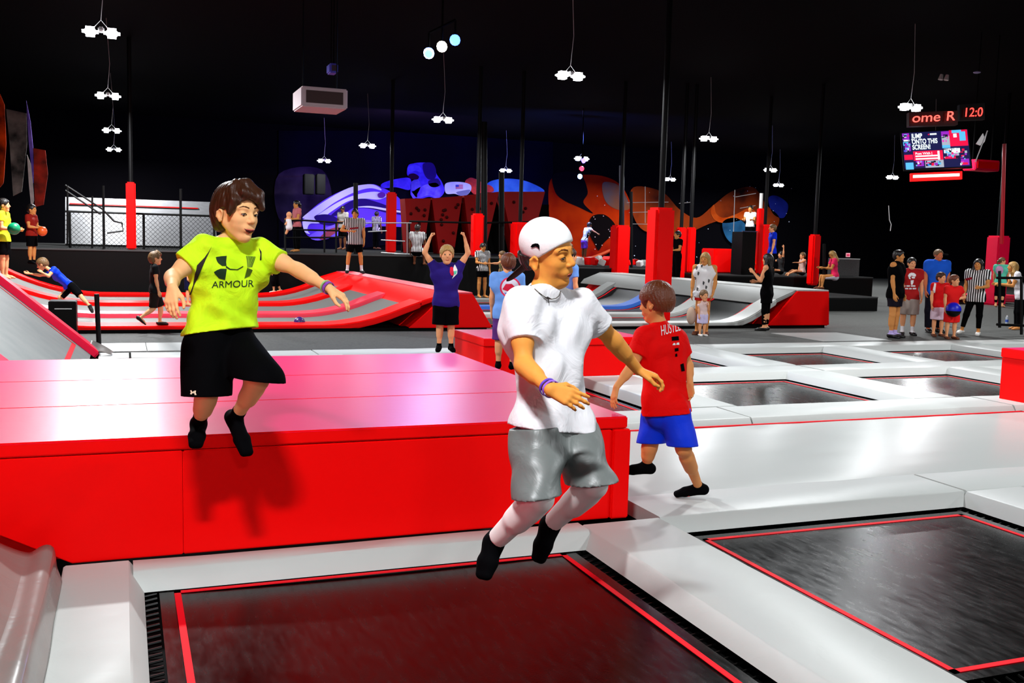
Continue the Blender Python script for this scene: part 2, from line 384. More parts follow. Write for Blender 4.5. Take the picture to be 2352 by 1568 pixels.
court('wave_court','black bed court with grey pads and red end wedge, behind mother and toddler',6.75,11.7,13.45,.8,14.3,17.75,27.4,[17.75,20.2,22.6,25.2],.55,[GREY,GREY,BLUELIT,GREYD],mat('black_court_bed',(.0015,.0015,.0015),.4,.22,bump=(160,.1)),(RED,GREYD,GREY),rim=True,ztop=14.25)
# ------------------------------------------------------------------ decks behind the courts
DECKM=mat('deck_carpet',(.008,.008,.008),.9,.05,var=(40,(.025,.025,.025),.3))
def deck(label,x0,x1,y0,y1,z,name='deck'):
    t=thing(name,label,'deck',((x0+x1)/2,(y0+y1)/2,0))
    MB().box(x0,x1,y0,y1,0,z-.06).build('base',BLKG,t); MB().box(x0,x1,y0,y1,z-.06,z).build('deck_top',DECKM,t)
    MB().box(x0,x1,y0-.015,y0,z-.03,z).build('edge_strip',mat('edge_grey',(.05,.05,.05),.5,.3),t); return t
deck('black raised deck with railings behind the dodgeball court',-7.95,12.2,28.9,40,1.18)
deck('black raised deck behind the black bed court and the woman with the phone',17.2,23.5,27,40,.8)
deck('lower black step in front of the dark deck, behind the group of onlookers',15.6,19.8,22.5,26.98,.4,'step')
deck('black foam pit edge wall behind the planet mural columns',12.3,17.1,29.5,40,.9,'pit_wall')
# red foam blocks in the pit
for i in range(20):
    px=1296+i*9.6; c=ay(px,620,30.4+.75*(i%3)); s=random.uniform(.1,.14); a=random.uniform(0,3)
    m=[RED,RED,REDDARK,WHITE,GREY][i%5]
    b=MB(); ca,sa=math.cos(a),math.sin(a); tl=random.uniform(-.5,.5)
    b.obox((c[0],c[1],.9+s*1.45),((ca,sa,0),(-sa*math.cos(tl),ca*math.cos(tl),math.sin(tl)),(sa*math.sin(tl),-ca*math.sin(tl),math.cos(tl))),(s,s,s*.9))
    tag(b.build('foam_block',m,bevel=.02),'soft foam block heaped in the pit below the orange planet','foam block','foam blocks in the pit')
# ------------------------------------------------------------------ padded columns
POLEM=mat('black_pole',(.0012,.0012,.0015),.5,.15)
def column(label,px0,px1,pyt,pyb,Y,m=RED,pole=6.9,polem=None,white=False,square=True,pr=.06):
    a=ay(px0,pyb,Y); b=ay(px1,pyb,Y); top=ay((px0+px1)/2,pyt,Y)[2]; r=(b[0]-a[0])/2*.93; c=((a+b)/2); zb=max(0,c[2])
    if Y>28.9 and c[0]<12.2: zb=1.185
    elif Y>=29.3 and c[0]<17.1: zb=.905
    elif Y>=27 and 17.2<c[0]<23.5: zb=.805
    t=thing('padded_column',label,'column',(c[0],c[1]+r,zb),0,'red padded columns')
    MB().box(c[0]-r,c[0]+r,c[1],c[1]+2*r,zb,top).build('column_pad',m,t,bevel=min(.05,r*.3))
    MB().tube([(c[0],c[1]+r,top-.1),(c[0],c[1]+r,pole)],pr,10).build('pole',polem or POLEM,t,smooth=True)
    return t
column('tall red padded column in the centre, right of the red shirted boy\'s head',1497,1543,476,742,17.3)
column('red padded column at the left in front of the grey ramp fence',290,314,418,579,29.6)
column('short red padded column in front of the white spacecraft mural',890,912,441,503,33)
column('red padded column behind the fists of the boy with raised arms',1085,1111,490,640,29.0)
column('red padded column behind the boy in the light blue shirt',1180,1216,510,640,29.0)
column('red padded column in front of the orange planet mural',1412,1446,517,640,29.2)
column('left red column of the pair behind the blond mother',1556,1574,522,640,28.6)
column('right red column of the pair behind the blond mother',1578,1596,522,640,28.6)
column('red padded column with white pole beside the boy in the blue shirt',1736,1748,478,660,28.4,polem=mat('white_pole',(.7,.7,.68),.4,.4),pole=3.5)
column('broad red column directly behind the boy in the blue shirt',1746,1768,515,660,29.5)
column('red padded column beside the woman in pink who sits on the deck',1863,1882,538,655,26.5)
column('crimson padded column behind the girl in the mint shirt',2282,2312,541,706,24.9,m=RED2)
def post(label,px,py0,py1,Y,r,m,name='pole',lean=0):
    a=ay(px,py0,Y); b=ay(px+lean,py1,Y)
    return tag(MB().tube([a,(a[0]*.999+b[0]*.001,a[1],a[2]*.999+b[2]*.001),b],r,10).build(name,m,smooth=True),label,'pole','dark vertical poles')
post('thick black pole above the climbing wall, right one',1112,280,600,30.5,.1,POLEM)
post('black pole above the red climbing wall holding the small light',1152,395,600,30.8,.09,POLEM)
post('thin black pole left of the striped referee on the ridge',817,420,620,30.2,.07,POLEM)
post('dark violet pole in front of the orange planet',1428,380,517,31,.09,mat('violet_pole',(.02,.015,.05),.3,.6))
post('thin dark pole to the right of the planet',1450,440,640,30.5,.05,POLEM)
post('thin black fence post in front of the dodgeball court',222,675,808,15.3,.035,POLEM,lean=6)
post('thin red lit pole at the upper right edge',2307,330,560,21,.05,mat('red_lit_pole',(.5,.0,.01),.35,.5),lean=-6)  # red light on the pole is put into its colour
post('thin black pole left of the sitting woman in pink',1893,560,640,25.5,.05,POLEM)
# ------------------------------------------------------------------ fences and railings
def tubes(name,label,cat,lines,r,m,Y=None,group=None,parts=None,zmin=0):
    t=thing(name,label,cat,tuple(ay(*lines[0][0],Y)[:2])+(0,),0,group)
    for i,l in enumerate(lines):
        MB().tube([np.maximum(ay(x,y,Y),[-99,-99,zmin]) for x,y in l],r,6).build((parts or ['rail']*99)[i],m,t,smooth=True)
    return t
RAILM=mat('black_rail',(.0015,.0015,.0015),.5,.2)
# grey ramp behind the left fence
t=thing('grey_ramp','pale grey slanted ramp wall behind the chain link fence at the left','ramp',(0,34,1.18))
A=[ay(150,452,36.5),ay(490,464,36.5),ay(500,590,33.5),ay(150,586,33.5)]
A[2][2]=A[3][2]=1.25
MB().prism(A,(0,.3,-.05)).build('ramp_sheet',mat('ramp_grey',(.17,.17,.18),.55,.2,var=(6,(.22,.22,.23),.3)),t)
B=[ay(160,466,36.0),ay(455,477,36.0),ay(455,479.5,35.9),ay(160,468.5,35.9)]
MB().prism(B,(0,.05,0)).build('red_stripe',REDDARK,t)
# chain link fence
t=thing('chain_link_fence','black chain link fence in front of the pale grey ramp at the left','fence',(0,30.6,1.18))
Y=30.6; x0,x1=ay(150,500,Y)[0],ay(495,500,Y)[0]; z0,z1=1.18,ay(300,490,Y)[2]
wire=MB(); s=.13; k=x0-(z1-z0)
def seg(xa,za,xb,zb): wire.add([(xa-.006,Y,za),(xa+.006,Y,za),(xb+.006,Y,zb),(xb-.006,Y,zb)],[(0,1,2,3)])
while k<x1:
    a=max(k,x0); b=min(k+(z1-z0),x1)
    if b>a: seg(a,z0+(a-k),b,z0+(b-k)); seg(a,z1-(a-k),b,z1-(b-k))
    k+=s
wire.build('wire_mesh',RAILM,t)
for px in (160,238,330,415,492): MB().tube([(ay(px,500,Y)[0],Y,z0),(ay(px,500,Y)[0],Y,z1+(.75 if px in(238,415) else 0))],.035,8).build('fence_post',RAILM,t,smooth=True)
for py in (490,): MB().tube([(x0,Y,z1),(x1,Y,z1)],.03,8).build('top_rail',RAILM,t,smooth=True)
tubes('handrail','black stair handrails sloping down in front of the grey ramp','handrail',[[(150,425),(235,480),(262,508),(280,512),(283,530),(246,535)],[(150,437),(232,492)],[(238,478),(238,580)],[(155,425),(155,560)],[(212,450),(212,585)],[(330,520),(330,580)]],.028,RAILM,29.4,zmin=1.2)
tubes('railing','black railing in front of the white spacecraft mural','railing',[[(655,507),(700,506),(790,512)],[(655,527),(800,530)],[(655,546),(790,545)],[(745,508),(745,590)],[(772,512),(772,600)],[(655,505),(655,580)]],.03,RAILM,30.2,zmin=1.2)
RAILLIT=mat('bright_lit_rail',(.35,.35,.36),.3,.5,metal=.6)  # strong light on these rails is put into a pale colour
tubes('railing','bright lit railings right of the striped referee on the ridge','railing',[[(835,512),(945,512)],[(845,532),(888,530)],[(875,551),(930,554)],[(875,580),(930,587)],[(935,512),(935,600)],[(905,605),(955,607)]],.02,RAILLIT,30.4,zmin=1.2)
tubes('railing','long black railing across the red climbing wall','railing',[[(940,508),(1100,512),(1290,508)],[(940,512),(940,600)],[(1100,500),(1100,600)]],.035,RAILM,30.6,zmin=1.2)
tubes('cage_frame','thin white cage lines between the planet and the big red column','frame',[[(1440,465),(1535,464)],[(1445,488),(1502,486)],[(1482,428),(1482,512)],[(1450,514),(1500,515)],[(1560,467),(1590,464)]],.012,WHITE,33)
tubes('cage_frame','thin white cage lines above the mother and toddler','frame',[[(1690,452),(1736,444)],[(1688,436),(1684,560)],[(1700,478),(1735,472)]],.014,WHITE,33)
tubes('guard_rail','black guard rail at the right edge with the woman in white leaning behind it','railing',[[(2296,622),(2296,752)],[(2346,635),(2346,768)],[(2290,638),(2362,638)],[(2290,745),(2360,748)]],.03,RAILM,15.6)
tubes('cable','white cable hanging on the dark wall right of centre','cable',[[(2041,472),(2043,505),(2047,515),(2045,530)]],.012,WHITE,24)
# ------------------------------------------------------------------ red climbing wall
P_=[ay(925,452,34.75),ay(1262,436,34.75)]
tag(MB().box(P_[0][0],P_[1][0],34.75,34.9,1.2,P_[1][2]-.55).build('climbing_wall_backing',BLK),'black board standing behind the four red climbing towers','board')
CLIMB=mat('climbing_wall_red',(.33,.0,.0),.6,.2,bump=(4,.2))
HOLD=mat('dark_hold',(.05,.0,.0),.6,.2)
for i,q in enumerate([((930,456),(990,455),(972,600),(938,600)),((992,455),(1062,450),(1042,600),(1008,600)),((1066,449),(1146,440),(1112,600),(1082,600)),((1152,440),(1252,440),(1214,600),(1184,600))]):
    t=thing('climbing_tower','red climbing tower, '+['leftmost of the four','second from the left','third from the left','rightmost of the four, beneath the blue glow'][i],'climbing wall',(*ay(*q[3],34)[:2],1.18),0,'red climbing towers')
    P=[ay(*p,34) for p in q]; P[2][2]=P[3][2]=1.18
    MB().prism(P,(0,.7,0)).build('tower_body',CLIMB,t)
    for k in range(11):
        u,v=random.random()*.8+.1,random.random()*.8+.1
        p=(P[0]*(1-u)+P[1]*u)*(1-v)+(P[3]*(1-u)+P[2]*u)*v
        MB().sphere((p[0],34-.02,p[2]),.06,8).build('hold',HOLD,t,smooth=True)
# ------------------------------------------------------------------ mural on the back wall
WY=48.9
def curve(pts,n=6):
    P=[np.array(p,float) for p in pts]; out=[]
    for i in range(len(P)):
        p0,p1,p2,p3=P[i-1],P[i],P[(i+1)%len(P)],P[(i+2)%len(P)]
        for k in range(n):
            u=k/n; out.append(.5*((2*p1)+(-p0+p2)*u+(2*p0-5*p1+4*p2-p3)*u*u+(-p0+3*p1-3*p2+p3)*u**3))
    return out
MURAL=None
def paint(name,pts,m,lay,smooth=True):
    Q=curve(pts) if smooth else pts
    P=[ay(x,y,WY-.02*lay) for x,y in Q]
    b=MB().prism(P,(0,.012,0)); o=b.build(name,m,MURAL); 
    bm=bmesh.new(); bm.from_mesh(o.data); bmesh.ops.triangulate(bm,faces=[f for f in bm.faces if len(f.verts)>4]); bm.to_mesh(o.data); bm.free(); return o
MURAL=thing('wall_mural','painted space mural with violet light in its colours, spacecraft, astronaut and rocket on the back wall','mural',(10,WY,0))
def pm(n,c,c2=None,sc=1.2): return mat('paint_'+n,c,.8,.05,var=(sc,c2,.2) if c2 else None)
VW=pm('white_violet',(.75,.7,.95)); VI=pm('violet',(.14,.05,.75)); VD=pm('dark_violet',(.02,.006,.14)); VM=pm('mid_violet',(.3,.18,.9),(.2,.1,.8)); BLU=pm('astronaut_blue',(.03,.015,.55),(.1,.05,.8),2.5)  # white-purple mural paint with the blue and violet spotlight put into it
SKY=pm('night_blue',(.0002,.0001,.0008),(.0012,.0003,.009),.35)
paint('night_sky',[(640,300),(1270,300),(1270,520),(900,560),(640,600)],SKY,0,False)
paint('violet_light_patch',[(640,400),(740,390),(760,480),(700,520),(640,500)],pm('violet_light',(.004,.001,.012),(.035,.02,.06),.8),1)  # violet light on the wall, painted as a patch
paint('craft_hull',[(697,500),(740,462),(800,432),(850,423),(872,428),(905,445),(930,470),(945,500),(940,520),(860,520),(760,535),(715,545),(697,525)],VI,2)
paint('craft_top',[(697,497),(745,462),(800,432),(845,423),(866,427),(876,437),(850,432),(815,441),(770,464),(730,492),(705,500)],VW,3)
paint('craft_stripe',[(703,512),(735,490),(775,465),(815,448),(860,440),(890,448),(870,458),(835,456),(800,462),(765,483),(740,500)],VW,4)
paint('craft_shade',[(760,495),(800,465),(832,456),(870,465),(910,480),(940,484),(940,494),(890,488),(850,478),(815,476),(790,490)],VD,5)
paint('craft_nose',[(695,510),(702,500),(722,495),(740,500),(735,512),(712,514),(706,528),(712,537),(700,532)],VW,5)
paint('craft_window',[(722,497),(750,492),(775,502),(765,516),(735,512)],VD,6)
paint('craft_belly',[(712,540),(770,515),(835,505),(850,512),(780,540),(730,552)],VM,5)
paint('craft_red_patch',[(735,545),(760,525),(785,522),(770,535),(745,550)],pm('rust',(.35,.06,.08)),7)
paint('craft_line',[(815,476),(850,473),(900,481),(940,487),(940,490),(895,485),(850,477)],VW,7)
paint('craft_badge',[(868,445),(878,441),(886,447),(880,454),(870,453)],pm('badge',(.12,.02,.3)),8)
paint('astronaut',[(938,380),(950,375),(968,373),(990,375),(1000,385),(1003,400),(1015,418),(1021,438),(1012,452),(1000,455),(985,452),(965,456),(945,450),(943,432),(945,420),(958,410),(945,408),(935,400)],BLU,9)
paint('astronaut_arm',[(880,420),(905,412),(938,408),(945,420),(940,436),(910,430),(885,432),(875,428)],BLU,9)
paint('astronaut_visor',[(938,402),(950,398),(962,405),(958,412),(944,411)],pm('visor',(.02,.0,.03)),10)
for nm,pts,m in (('astronaut_pack',[(972,376),(992,374),(1001,388),(1000,408),(985,412),(974,398)],VD),('astronaut_helmet_rim',[(936,385),(950,378),(966,384),(967,396),(955,392),(940,396)],pm('suit_mid',(.06,.04,.75),(.15,.1,.85),3)),('astronaut_sleeve',[(945,418),(960,412),(966,428),(956,448),(946,440)],pm('suit_dim',(.05,.03,.45),(.12,.08,.7),3)),('astronaut_fold',[(985,415),(1005,410),(1012,424),(998,430),(986,426)],VD),('astronaut_glove',[(945,440),(955,440),(958,452),(948,455)],pm('suit_light',(.2,.15,.8),(.08,.03,.6),3))): paint(nm,pts,m,10)
paint('astronaut_leg',[(950,440),(975,425),(1003,420),(1012,440),(1005,456),(985,448),(960,455)],pm('suit_light',(.2,.15,.8),(.08,.03,.6),3),10)
paint('rocket',[(1022,424),(1035,418),(1060,418),(1080,424),(1082,436),(1072,448),(1060,450),(1045,445),(1025,444)],pm('rocket_white',(.45,.42,.7),(.6,.55,.8),2),9)
paint('rocket_shade',[(1048,442),(1060,438),(1080,436),(1072,448),(1060,450)],pm('rocket_grey',(.15,.14,.3)),10)
paint('flag_field',[(1047,424),(1054,424),(1054,429),(1047,429)],pm('flag_blue',(.05,.05,.4)),11,False)
for k in range(4): paint('flag_stripe',[(1047 if k>1 else 1054,424.3+2.6*k),(1063,424+2.6*k),(1064,425.4+2.6*k),(1047 if k>1 else 1054,425.7+2.6*k)],pm('flag_red',(.5,.03,.08)),11,False)
paint('flame',[(1068,418),(1080,408),(1095,412),(1110,420),(1130,428),(1133,440),(1110,442),(1090,446),(1080,436)],pm('flame',(.6,.04,.03),(.3,.02,.03),4),8)
paint('blue_glow',[(1115,430),(1130,415),(1170,410),(1215,418),(1250,440),(1180,442),(1140,445)],pm('glow_blue',(.005,.04,.4),(.1,.3,.8),.7),7)
MURAL=thing('planet_mural','painted orange planet with dark continent on the back wall','mural',(20,WY,0))
paint('planet_disc',[(1262,420),(1290,405),(1370,402),(1420,420),(1446,460),(1452,500),(1440,545),(1400,580),(1350,595),(1300,585),(1270,560),(1262,500)],pm('planet',(.5,.03,.0),(.22,.0,.0),.5),3)
paint('planet_shadow',[(1272,400),(1330,398),(1350,440),(1340,465),(1362,490),(1330,476),(1295,460),(1275,440)],pm('dark',(.002,.001,.003)),4)
paint('planet_haze',[(1385,420),(1420,425),(1440,455),(1445,480),(1415,480),(1390,460)],pm('haze',(.12,.08,.07),(.2,.06,.02),1.5),4)
paint('continent',[(1360,497),(1385,492),(1405,505),(1415,525),(1400,545),(1385,560),(1375,575),(1366,560),(1355,540),(1352,520)],pm('dark2',(.003,.001,.001)),5)
paint('planet_rim',[(1312,582),(1350,590),(1400,572),(1416,560),(1412,570),(1385,584),(1345,596),(1318,592)],pm('rim',(.7,.1,.03)),5)
for i,(x,y) in enumerate([(1364,498),(1367,503),(1386,496),(1398,527),(1401,531),(1410,536),(1400,545),(1367,544),(1369,561),(1383,563),(1367,572),(1372,450),(1389,471),(1354,532)]):
    paint('crater_light',[(x-1.3,y),(x,y-1.3),(x+1.3,y),(x,y+1.3)],pm('spark',(.8,.5,.4)),6,False)
MURAL=thing('nebula_mural','painted orange nebula with stars on the back wall above the mother','mural',(28,WY,0))
NEB=pm('nebula',(.004,.001,.002),(.5,.06,.005),.33)
paint('nebula_cloud',[(1455,430),(1520,440),(1560,480),(1600,500),(1640,470),(1680,440),(1730,430),(1760,470),(1790,500),(1770,530),(1700,500),(1640,510),(1560,540),(1480,530),(1450,480)],NEB,2)
paint('nebula_arc',[(1640,470),(1645,490),(1662,500),(1690,492),(1720,478),(1735,490),(1700,506),(1665,512),(1642,505),(1632,485)],pm('nebula_bright',(.6,.1,.01),(.4,.03,.0),1.5),3)
paint('nebula_blue',[(1660,510),(1690,500),(1715,520),(1712,550),(1690,562),(1668,545)],pm('nebula_blue',(.003,.01,.03),(.02,.12,.25),.8),3)
for i in range(30):
    x,y=random.uniform(1450,1830),random.uniform(420,600); s=random.choice([.7,.9,1.4])
    paint('star',[(x-s,y),(x,y-s),(x+s,y),(x,y+s)],pm('star',(.75,.8,.95)),4,False)
paint('blue_nebula',[(1765,455),(1785,450),(1810,470),(1800,500),(1775,490)],pm('neb_b',(.002,.002,.02),(.01,.02,.25),.6),2)
# graffiti pillar wall on the far left
MURAL=thing('graffiti_banner','tall orange, grey and violet painted banners on the left wall','banner',(-4,30,0))
LB=26.0
def ban(pts,m,nm): 
    P=[ay(x,y,LB) for x,y in pts]; MB().prism(P,(0,.06,0)).build(nm,m,MURAL)
ban([(0,215),(10,240),(14,330),(8,420),(0,430)],pm('b_or',(.5,.04,.0),(.05,.004,.0),2.5),'orange_panel')
ban([(14,250),(60,260),(62,330),(50,440),(30,450),(22,330)],pm('b_grey',(.005,.005,.005),(.12,.11,.1),2.5),'grey_panel')
ban([(60,230),(70,280),(78,360),(76,420),(66,330)],pm('b_vi',(.02,.01,.15),(.15,.1,.4),2),'violet_panel')
ban([(76,340),(104,345),(110,400),(100,470),(80,475)],pm('b_red',(.3,.02,.01),(.03,.008,.006),3),'red_panel')
ban([(62,355),(72,380),(78,460),(72,480),(66,420)],pm('b_wh',(.4,.38,.36),(.2,.2,.2),3),'white_panel')
# ------------------------------------------------------------------ lamps hanging from the ceiling
LAMP=mat('lamp_diffuser',(.9,.9,.9),.5,.2,emit=((.93,.96,1),14))
HOUS=mat('lamp_housing',(.5,.5,.5),.4,.4)
LX=[-.3,8.4,17.05,26,32.6]; LYS=[18.7,27.3,36.6,45.1]
def highbay(x,y,label,power,near=True,z=5.0,light=True):
    t=thing('high_bay_lamp',label,'lamp',(x,y,z),0,'white high bay lamps')
    for s in (-1,1): MB().box(x+s*.17-.13,x+s*.17+.13,y-.13,y+.13,z-.06,z+.09).build('diffuser',LAMP,t,bevel=.06,seg=3)
    MB().box(x-.05,x+.05,y-.09,y+.09,z+.02,z+.1).build('housing',HOUS,t,bevel=.02)
    MB().tube([(x-.12,y,z+.08),(x,y,z+.22),(x+.12,y,z+.08)],.006,5).build('bracket',HOUS,t)
    MB().tube([(x,y,z+.22),(x+.05,y,z+.8),(x-.02,y,z+1.93)],.006,5).build('cable',HOUS,t)
    if light:
        l=bpy.data.lights.new('lamp_light','AREA'); l.shape='RECTANGLE'; l.size=.62; l.size_y=.24; l.energy=power; l.color=(.95,.98,1)
        o=bpy.data.objects.new('lamp_light',l); C.objects.link(o); o.location=(0,0,-.075); o.parent=t
    return t
RN=['in the row above the left wall','in the row through the picture centre','in the row right of centre','in the row towards the right','in the rightmost row']
DN=['nearest','second nearest','third nearest','farthest']
PW=380
for i,x in enumerate(LX):
    for j,y in enumerate(LYS):
        if i>=3 and j<2: 
            if (i,j) in ((3,0),(3,1)): highbay(x,y,f'white high bay lamp {RN[i]}, beyond the frame, {DN[j]}',PW)
            continue
        highbay(x,y,f'glowing white twin high bay lamp, {DN[j]} {RN[i]}',PW*(1.75,.7,1,1,1)[i])
for x in (-.3,8.4,17.05):
    for y in (9.8,1.0,-7.8):
        highbay(x,y,f'white high bay lamp over the trampolines above the frame, {"left" if x<0 else "middle" if x<10 else "right"} row {"front" if y>9 else "overhead" if y>0 else "rear"}',PW*(1. if y>9 else .9)*(1.2 if x<0 else 1))
# stage lights
def stage(label,px,py,Y,col,power,aim=None,n=3,dx=30,dy=-14,cols=None):
    c=ay(px,py,Y); t=thing('stage_light_bar',label,'stage light',tuple(c))
    k=0
    for i in range(n):
        p=ay(px+dx*i,py+dy*i,Y); cc=(cols or [col]*n)[i]
        MB().sphere(p,.1,12,sq=(1,.8,1)).build('lamp_head',mat('glow_%d_%d_%d'%tuple(int(v*99) for v in cc),(.1,.1,.1),.4,.3,emit=(cc,7)),t,smooth=True)
        MB().tube([p+np.array([0,0,.08]),p+np.array([0,0,.35])],.02,6).build('yoke',BLK,t)
    a,b=ay(px,py,Y)+np.array([0,0,.35]),ay(px+dx*(n-1),py+dy*(n-1),Y)+np.array([0,0,.35])
    MB().tube([a,b],.025,6).build('bar',BLK,t); MB().tube([(a+b)/2,((a+b)/2)*np.array([1,1,0])+np.array([0,0,6.95])],.02,6).build('drop_rod',BLK,t)
    if power:
        l=bpy.data.lights.new('stage_spot','AREA'); l.shape='DISK'; l.size=.5; l.energy=power; l.color=col
        o=bpy.data.objects.new('stage_spot',l); C.objects.link(o); o.parent=t
        d=Vector(aim)-Vector(c); o.rotation_euler=d.to_track_quat('-Z','Y').to_euler()
    return t
stage('three bluish stage lights on a bar below the ceiling',985,122,17.5,(.25,.4,1),120,(2,7.5,.6),3,30,-15,[(.08,.25,1),(.9,.85,.7),(.06,.16,1)])
stage('cluster of red, white and blue stage lights in front of the planet',1332,405,36,(.1,.2,1),1500,(20,48,2),3,4,-18,[(.15,.45,1),(1,.02,.05),(.15,.1,1)])
def lampobj(name,kind,loc,aim,energy,col,size=1.):
    l=bpy.data.lights.new(name,kind); l.energy=energy; l.color=col
    if kind=='AREA': l.size=size
    o=bpy.data.objects.new(name,l); C.objects.link(o); o.location=loc
    o.rotation_euler=(Vector(aim)-Vector(loc)).to_track_quat('-Z','Y').to_euler(); return o
lampobj('violet_wash','AREA',(11,40,5.5),(11,49,2.5),420,(.45,.25,1),2)
for q,e,c_ in (((.9,15.2,5.5),9000,(1,.0,.12)),((2.6,16.2,4.9),7000,(1,.0,.01))):
    l=lampobj('ceiling_spot','SPOT',q,(q[0]+.3,q[1]+.4,6.9),e,c_); l.data.spot_size=1.7; l.data.spot_blend=1; l.data.shadow_soft_size=.05
# wall mounted units
def unit(label,px0,px1,py0,py1,Y,m,name='air_unit',dep=.5,slat=True):
    a,b=ay(px0,py1,Y),ay(px1,py0,Y); t=thing(name,label,'air unit',((a[0]+b[0])/2,Y,a[2]))
    MB().box(a[0],b[0],Y,Y+dep,a[2],b[2]).build('housing',m,t,bevel=.02)
    q=.12*(b[2]-a[2]); MB().box(a[0]+q*2,b[0]-q*2,Y-.01,Y+.01,a[2]+q*1.6,b[2]-q*1.6).build('grille',mat('grille_dark',(.05,.03,.03),.6,.2) if slat is True else slat,t)
    zt=6.9
    for X in (a[0]+.1,b[0]-.1): MB().tube([(X,Y+dep/2,b[2]),(X,Y+dep/2,zt)],.012,6).build('hanger',BLK,t)
    return t
unit('white ceiling air unit with dark grille at upper left of centre',692,799,205,243,17,mat('unit_white',(.5,.42,.45),.5,.3),dep=.9)
unit('red lit heater box at the right below the screen',2240,2298,369,390,18.5,RED2,'heater_box',.4,RED)  # red light on the box is put into its red materials
unit('small blue projector under the ceiling',757,777,146,166,18,mat('proj_blue',(.08,.08,.5),.5,.3),'projector',.3)
MB_=MB().sphere(ay(2244,166,16),.075,14,sq=(1,1,.35)); tag(MB_.build('ceiling_speaker',mat('pale_blue',(.4,.4,.7),.4,.3),smooth=True),'small pale round fitting under the ceiling at the upper right','ceiling fitting')
for x,y in ((2163,177),(2176,178)):
    tag(MB().tube([ay(x,y-6,16),ay(x-3,y+6,16)],.03,8,r2=.05).build('spot_head',WHITE,smooth=True),'small white spot head at upper right, '+('left' if x<2170 else 'right')+' of two','spotlight','white spot heads')
t=thing('wall_speaker','black loudspeaker pair on the violet lit wall','speaker',tuple(ay(722,446,46)))
for a,b in ((699,722),(728,748)):
    p,q=ay(a,446,46),ay(b,400,46); MB().box(p[0],q[0],46,46.5,p[2],q[2]).build('speaker_box',BLK,t,bevel=.03)
MB().tube([ay(722,405,46.3),ay(722,405,48.9)],.04,6).build('wall_bracket',BLK,t)
# ------------------------------------------------------------------ screen and scoreboard at the right
SY=17.0
FONT=None
def text(s,name,loc,size,m,parent=None,rot=None,ext=.004,sx=1,align='LEFT',bold=0):
    cu=bpy.data.curves.new(name,'FONT'); cu.body=s; cu.size=size; cu.extrude=ext; cu.align_x=align; cu.offset=bold*size
    o=bpy.data.objects.new(name,cu); C.objects.link(o)
    dg=bpy.context.evaluated_depsgraph_get(); me=bpy.data.meshes.new_from_object(o.evaluated_get(dg))
    bpy.data.objects.remove(o); bpy.data.curves.remove(cu)
    me.materials.clear(); me.materials.append(m)
    me.transform(Matrix.Scale(sx,4,(1,0,0)))
    if parent is None: return me
    ob=bpy.data.objects.new(name,me); C.objects.link(ob); ob.parent=parent
    pl=Matrix.LocRotScale(parent.location,parent.rotation_euler,None)
    M4=Matrix.LocRotScale(Vector(loc),None,None)@(rot or Matrix.Rotation(math.pi/2,4,'X'))
    me.transform(pl.inverted()@M4); return ob
def em(name,c,s): return mat(name,(.02,.02,.02),.5,.2,emit=(c,s))
# the screen plane: its own corner points in the place
SO=ad(2071,306,19.0); SR=ad(2222,298,18.6)-SO; SD=ad(2078,388,18.9)-SO
def sp(u,v,o=0):
    n=np.cross(SR,SD); n/=np.linalg.norm(n); return SO+SR*u+SD*v-n*o*(1 if n@ray(1176,784)>0 else -1)
t=thing('video_screen','wall screen showing a dark blue jump advert with photo tiles, upper right','screen',tuple(sp(.5,1)))
def quad(nm,u0,u1,v0,v1,m,o,th=.01):
    P=[sp(u0,v0,o),sp(u1,v0,o),sp(u1,v1,o),sp(u0,v1,o)]; n=np.cross(SR,SD); n/=np.linalg.norm(n)
    n*= (1 if n@ray(1176,784)>0 else -1); return MB().prism(P,n*th).build(nm,m,t)
quad('casing',-.02,1.02,-.03,1.03,BLKG,0,.08); quad('display',0,1,0,1,em('scr_blue',(.002,.003,.06),1.2),.01)
sr=np.array(SR)/np.linalg.norm(SR); sdn=np.array(SD)/np.linalg.norm(SD); sn=np.cross(sr,-sdn)
rotm=Matrix(((sr[0],-sdn[0],sn[0],0),(sr[1],-sdn[1],sn[1],0),(sr[2],-sdn[2],sn[2],0),(0,0,0,1)))
H=np.linalg.norm(SD); W=np.linalg.norm(SR)
EW=em('scr_white',(.8,.95,1),1.6); ER=em('scr_red',(.9,.0,.06),1.1); EC=em('scr_cyan',(.1,.5,.9),1.2); EP=em('scr_purple',(.35,.02,.6),1); EG=em('scr_grey',(.45,.5,.6),1)
for k,s in enumerate(('JUMP','ONTO THIS','SCREEN!')): text(s,'headline',sp(.145,.17+.155*k,.02),H*.185,EW,t,rotm,sx=.64,bold=.018)
quad('red_banner',.15,.6,.53,.79,ER,.02)
for v in (.66,.735): quad('banner_line',.18,.52,v,v+.035,EW,.035,.004)
text('Post With | ','banner_text',sp(.18,.635,.035),H*.09,EW,t,rotm)
tiles=[(.005,.11,.02,.2,EP),(.02,.11,.2,.24,EW),(.01,.12,.26,.36,EC),(.03,.12,.38,.52,EP),(.01,.14,.62,.76,ER),(.6,.72,.02,.15,EP),(.6,.72,.15,.42,EG),(.6,.72,.4,.48,EC),(.72,.99,.0,.44,ER),(.76,.9,.0,.08,EC),(.87,.96,.05,.3,EC),(.78,.83,.1,.2,EW),(.62,.86,.5,.62,EW),(.66,.84,.62,.7,EG),(.62,.82,.72,.78,ER),(.32,.6,.8,1.0,EG),(.36,.44,.84,.96,EC),(.02,.14,.84,1.03,EC),(.18,.3,.8,.95,EP),(.86,.98,.8,.97,EP),(.86,.96,.9,.96,ER),(.52,.55,.55,.79,EW),(.4,.42,.07,.1,ER),(.43,.53,.06,.1,EW)]
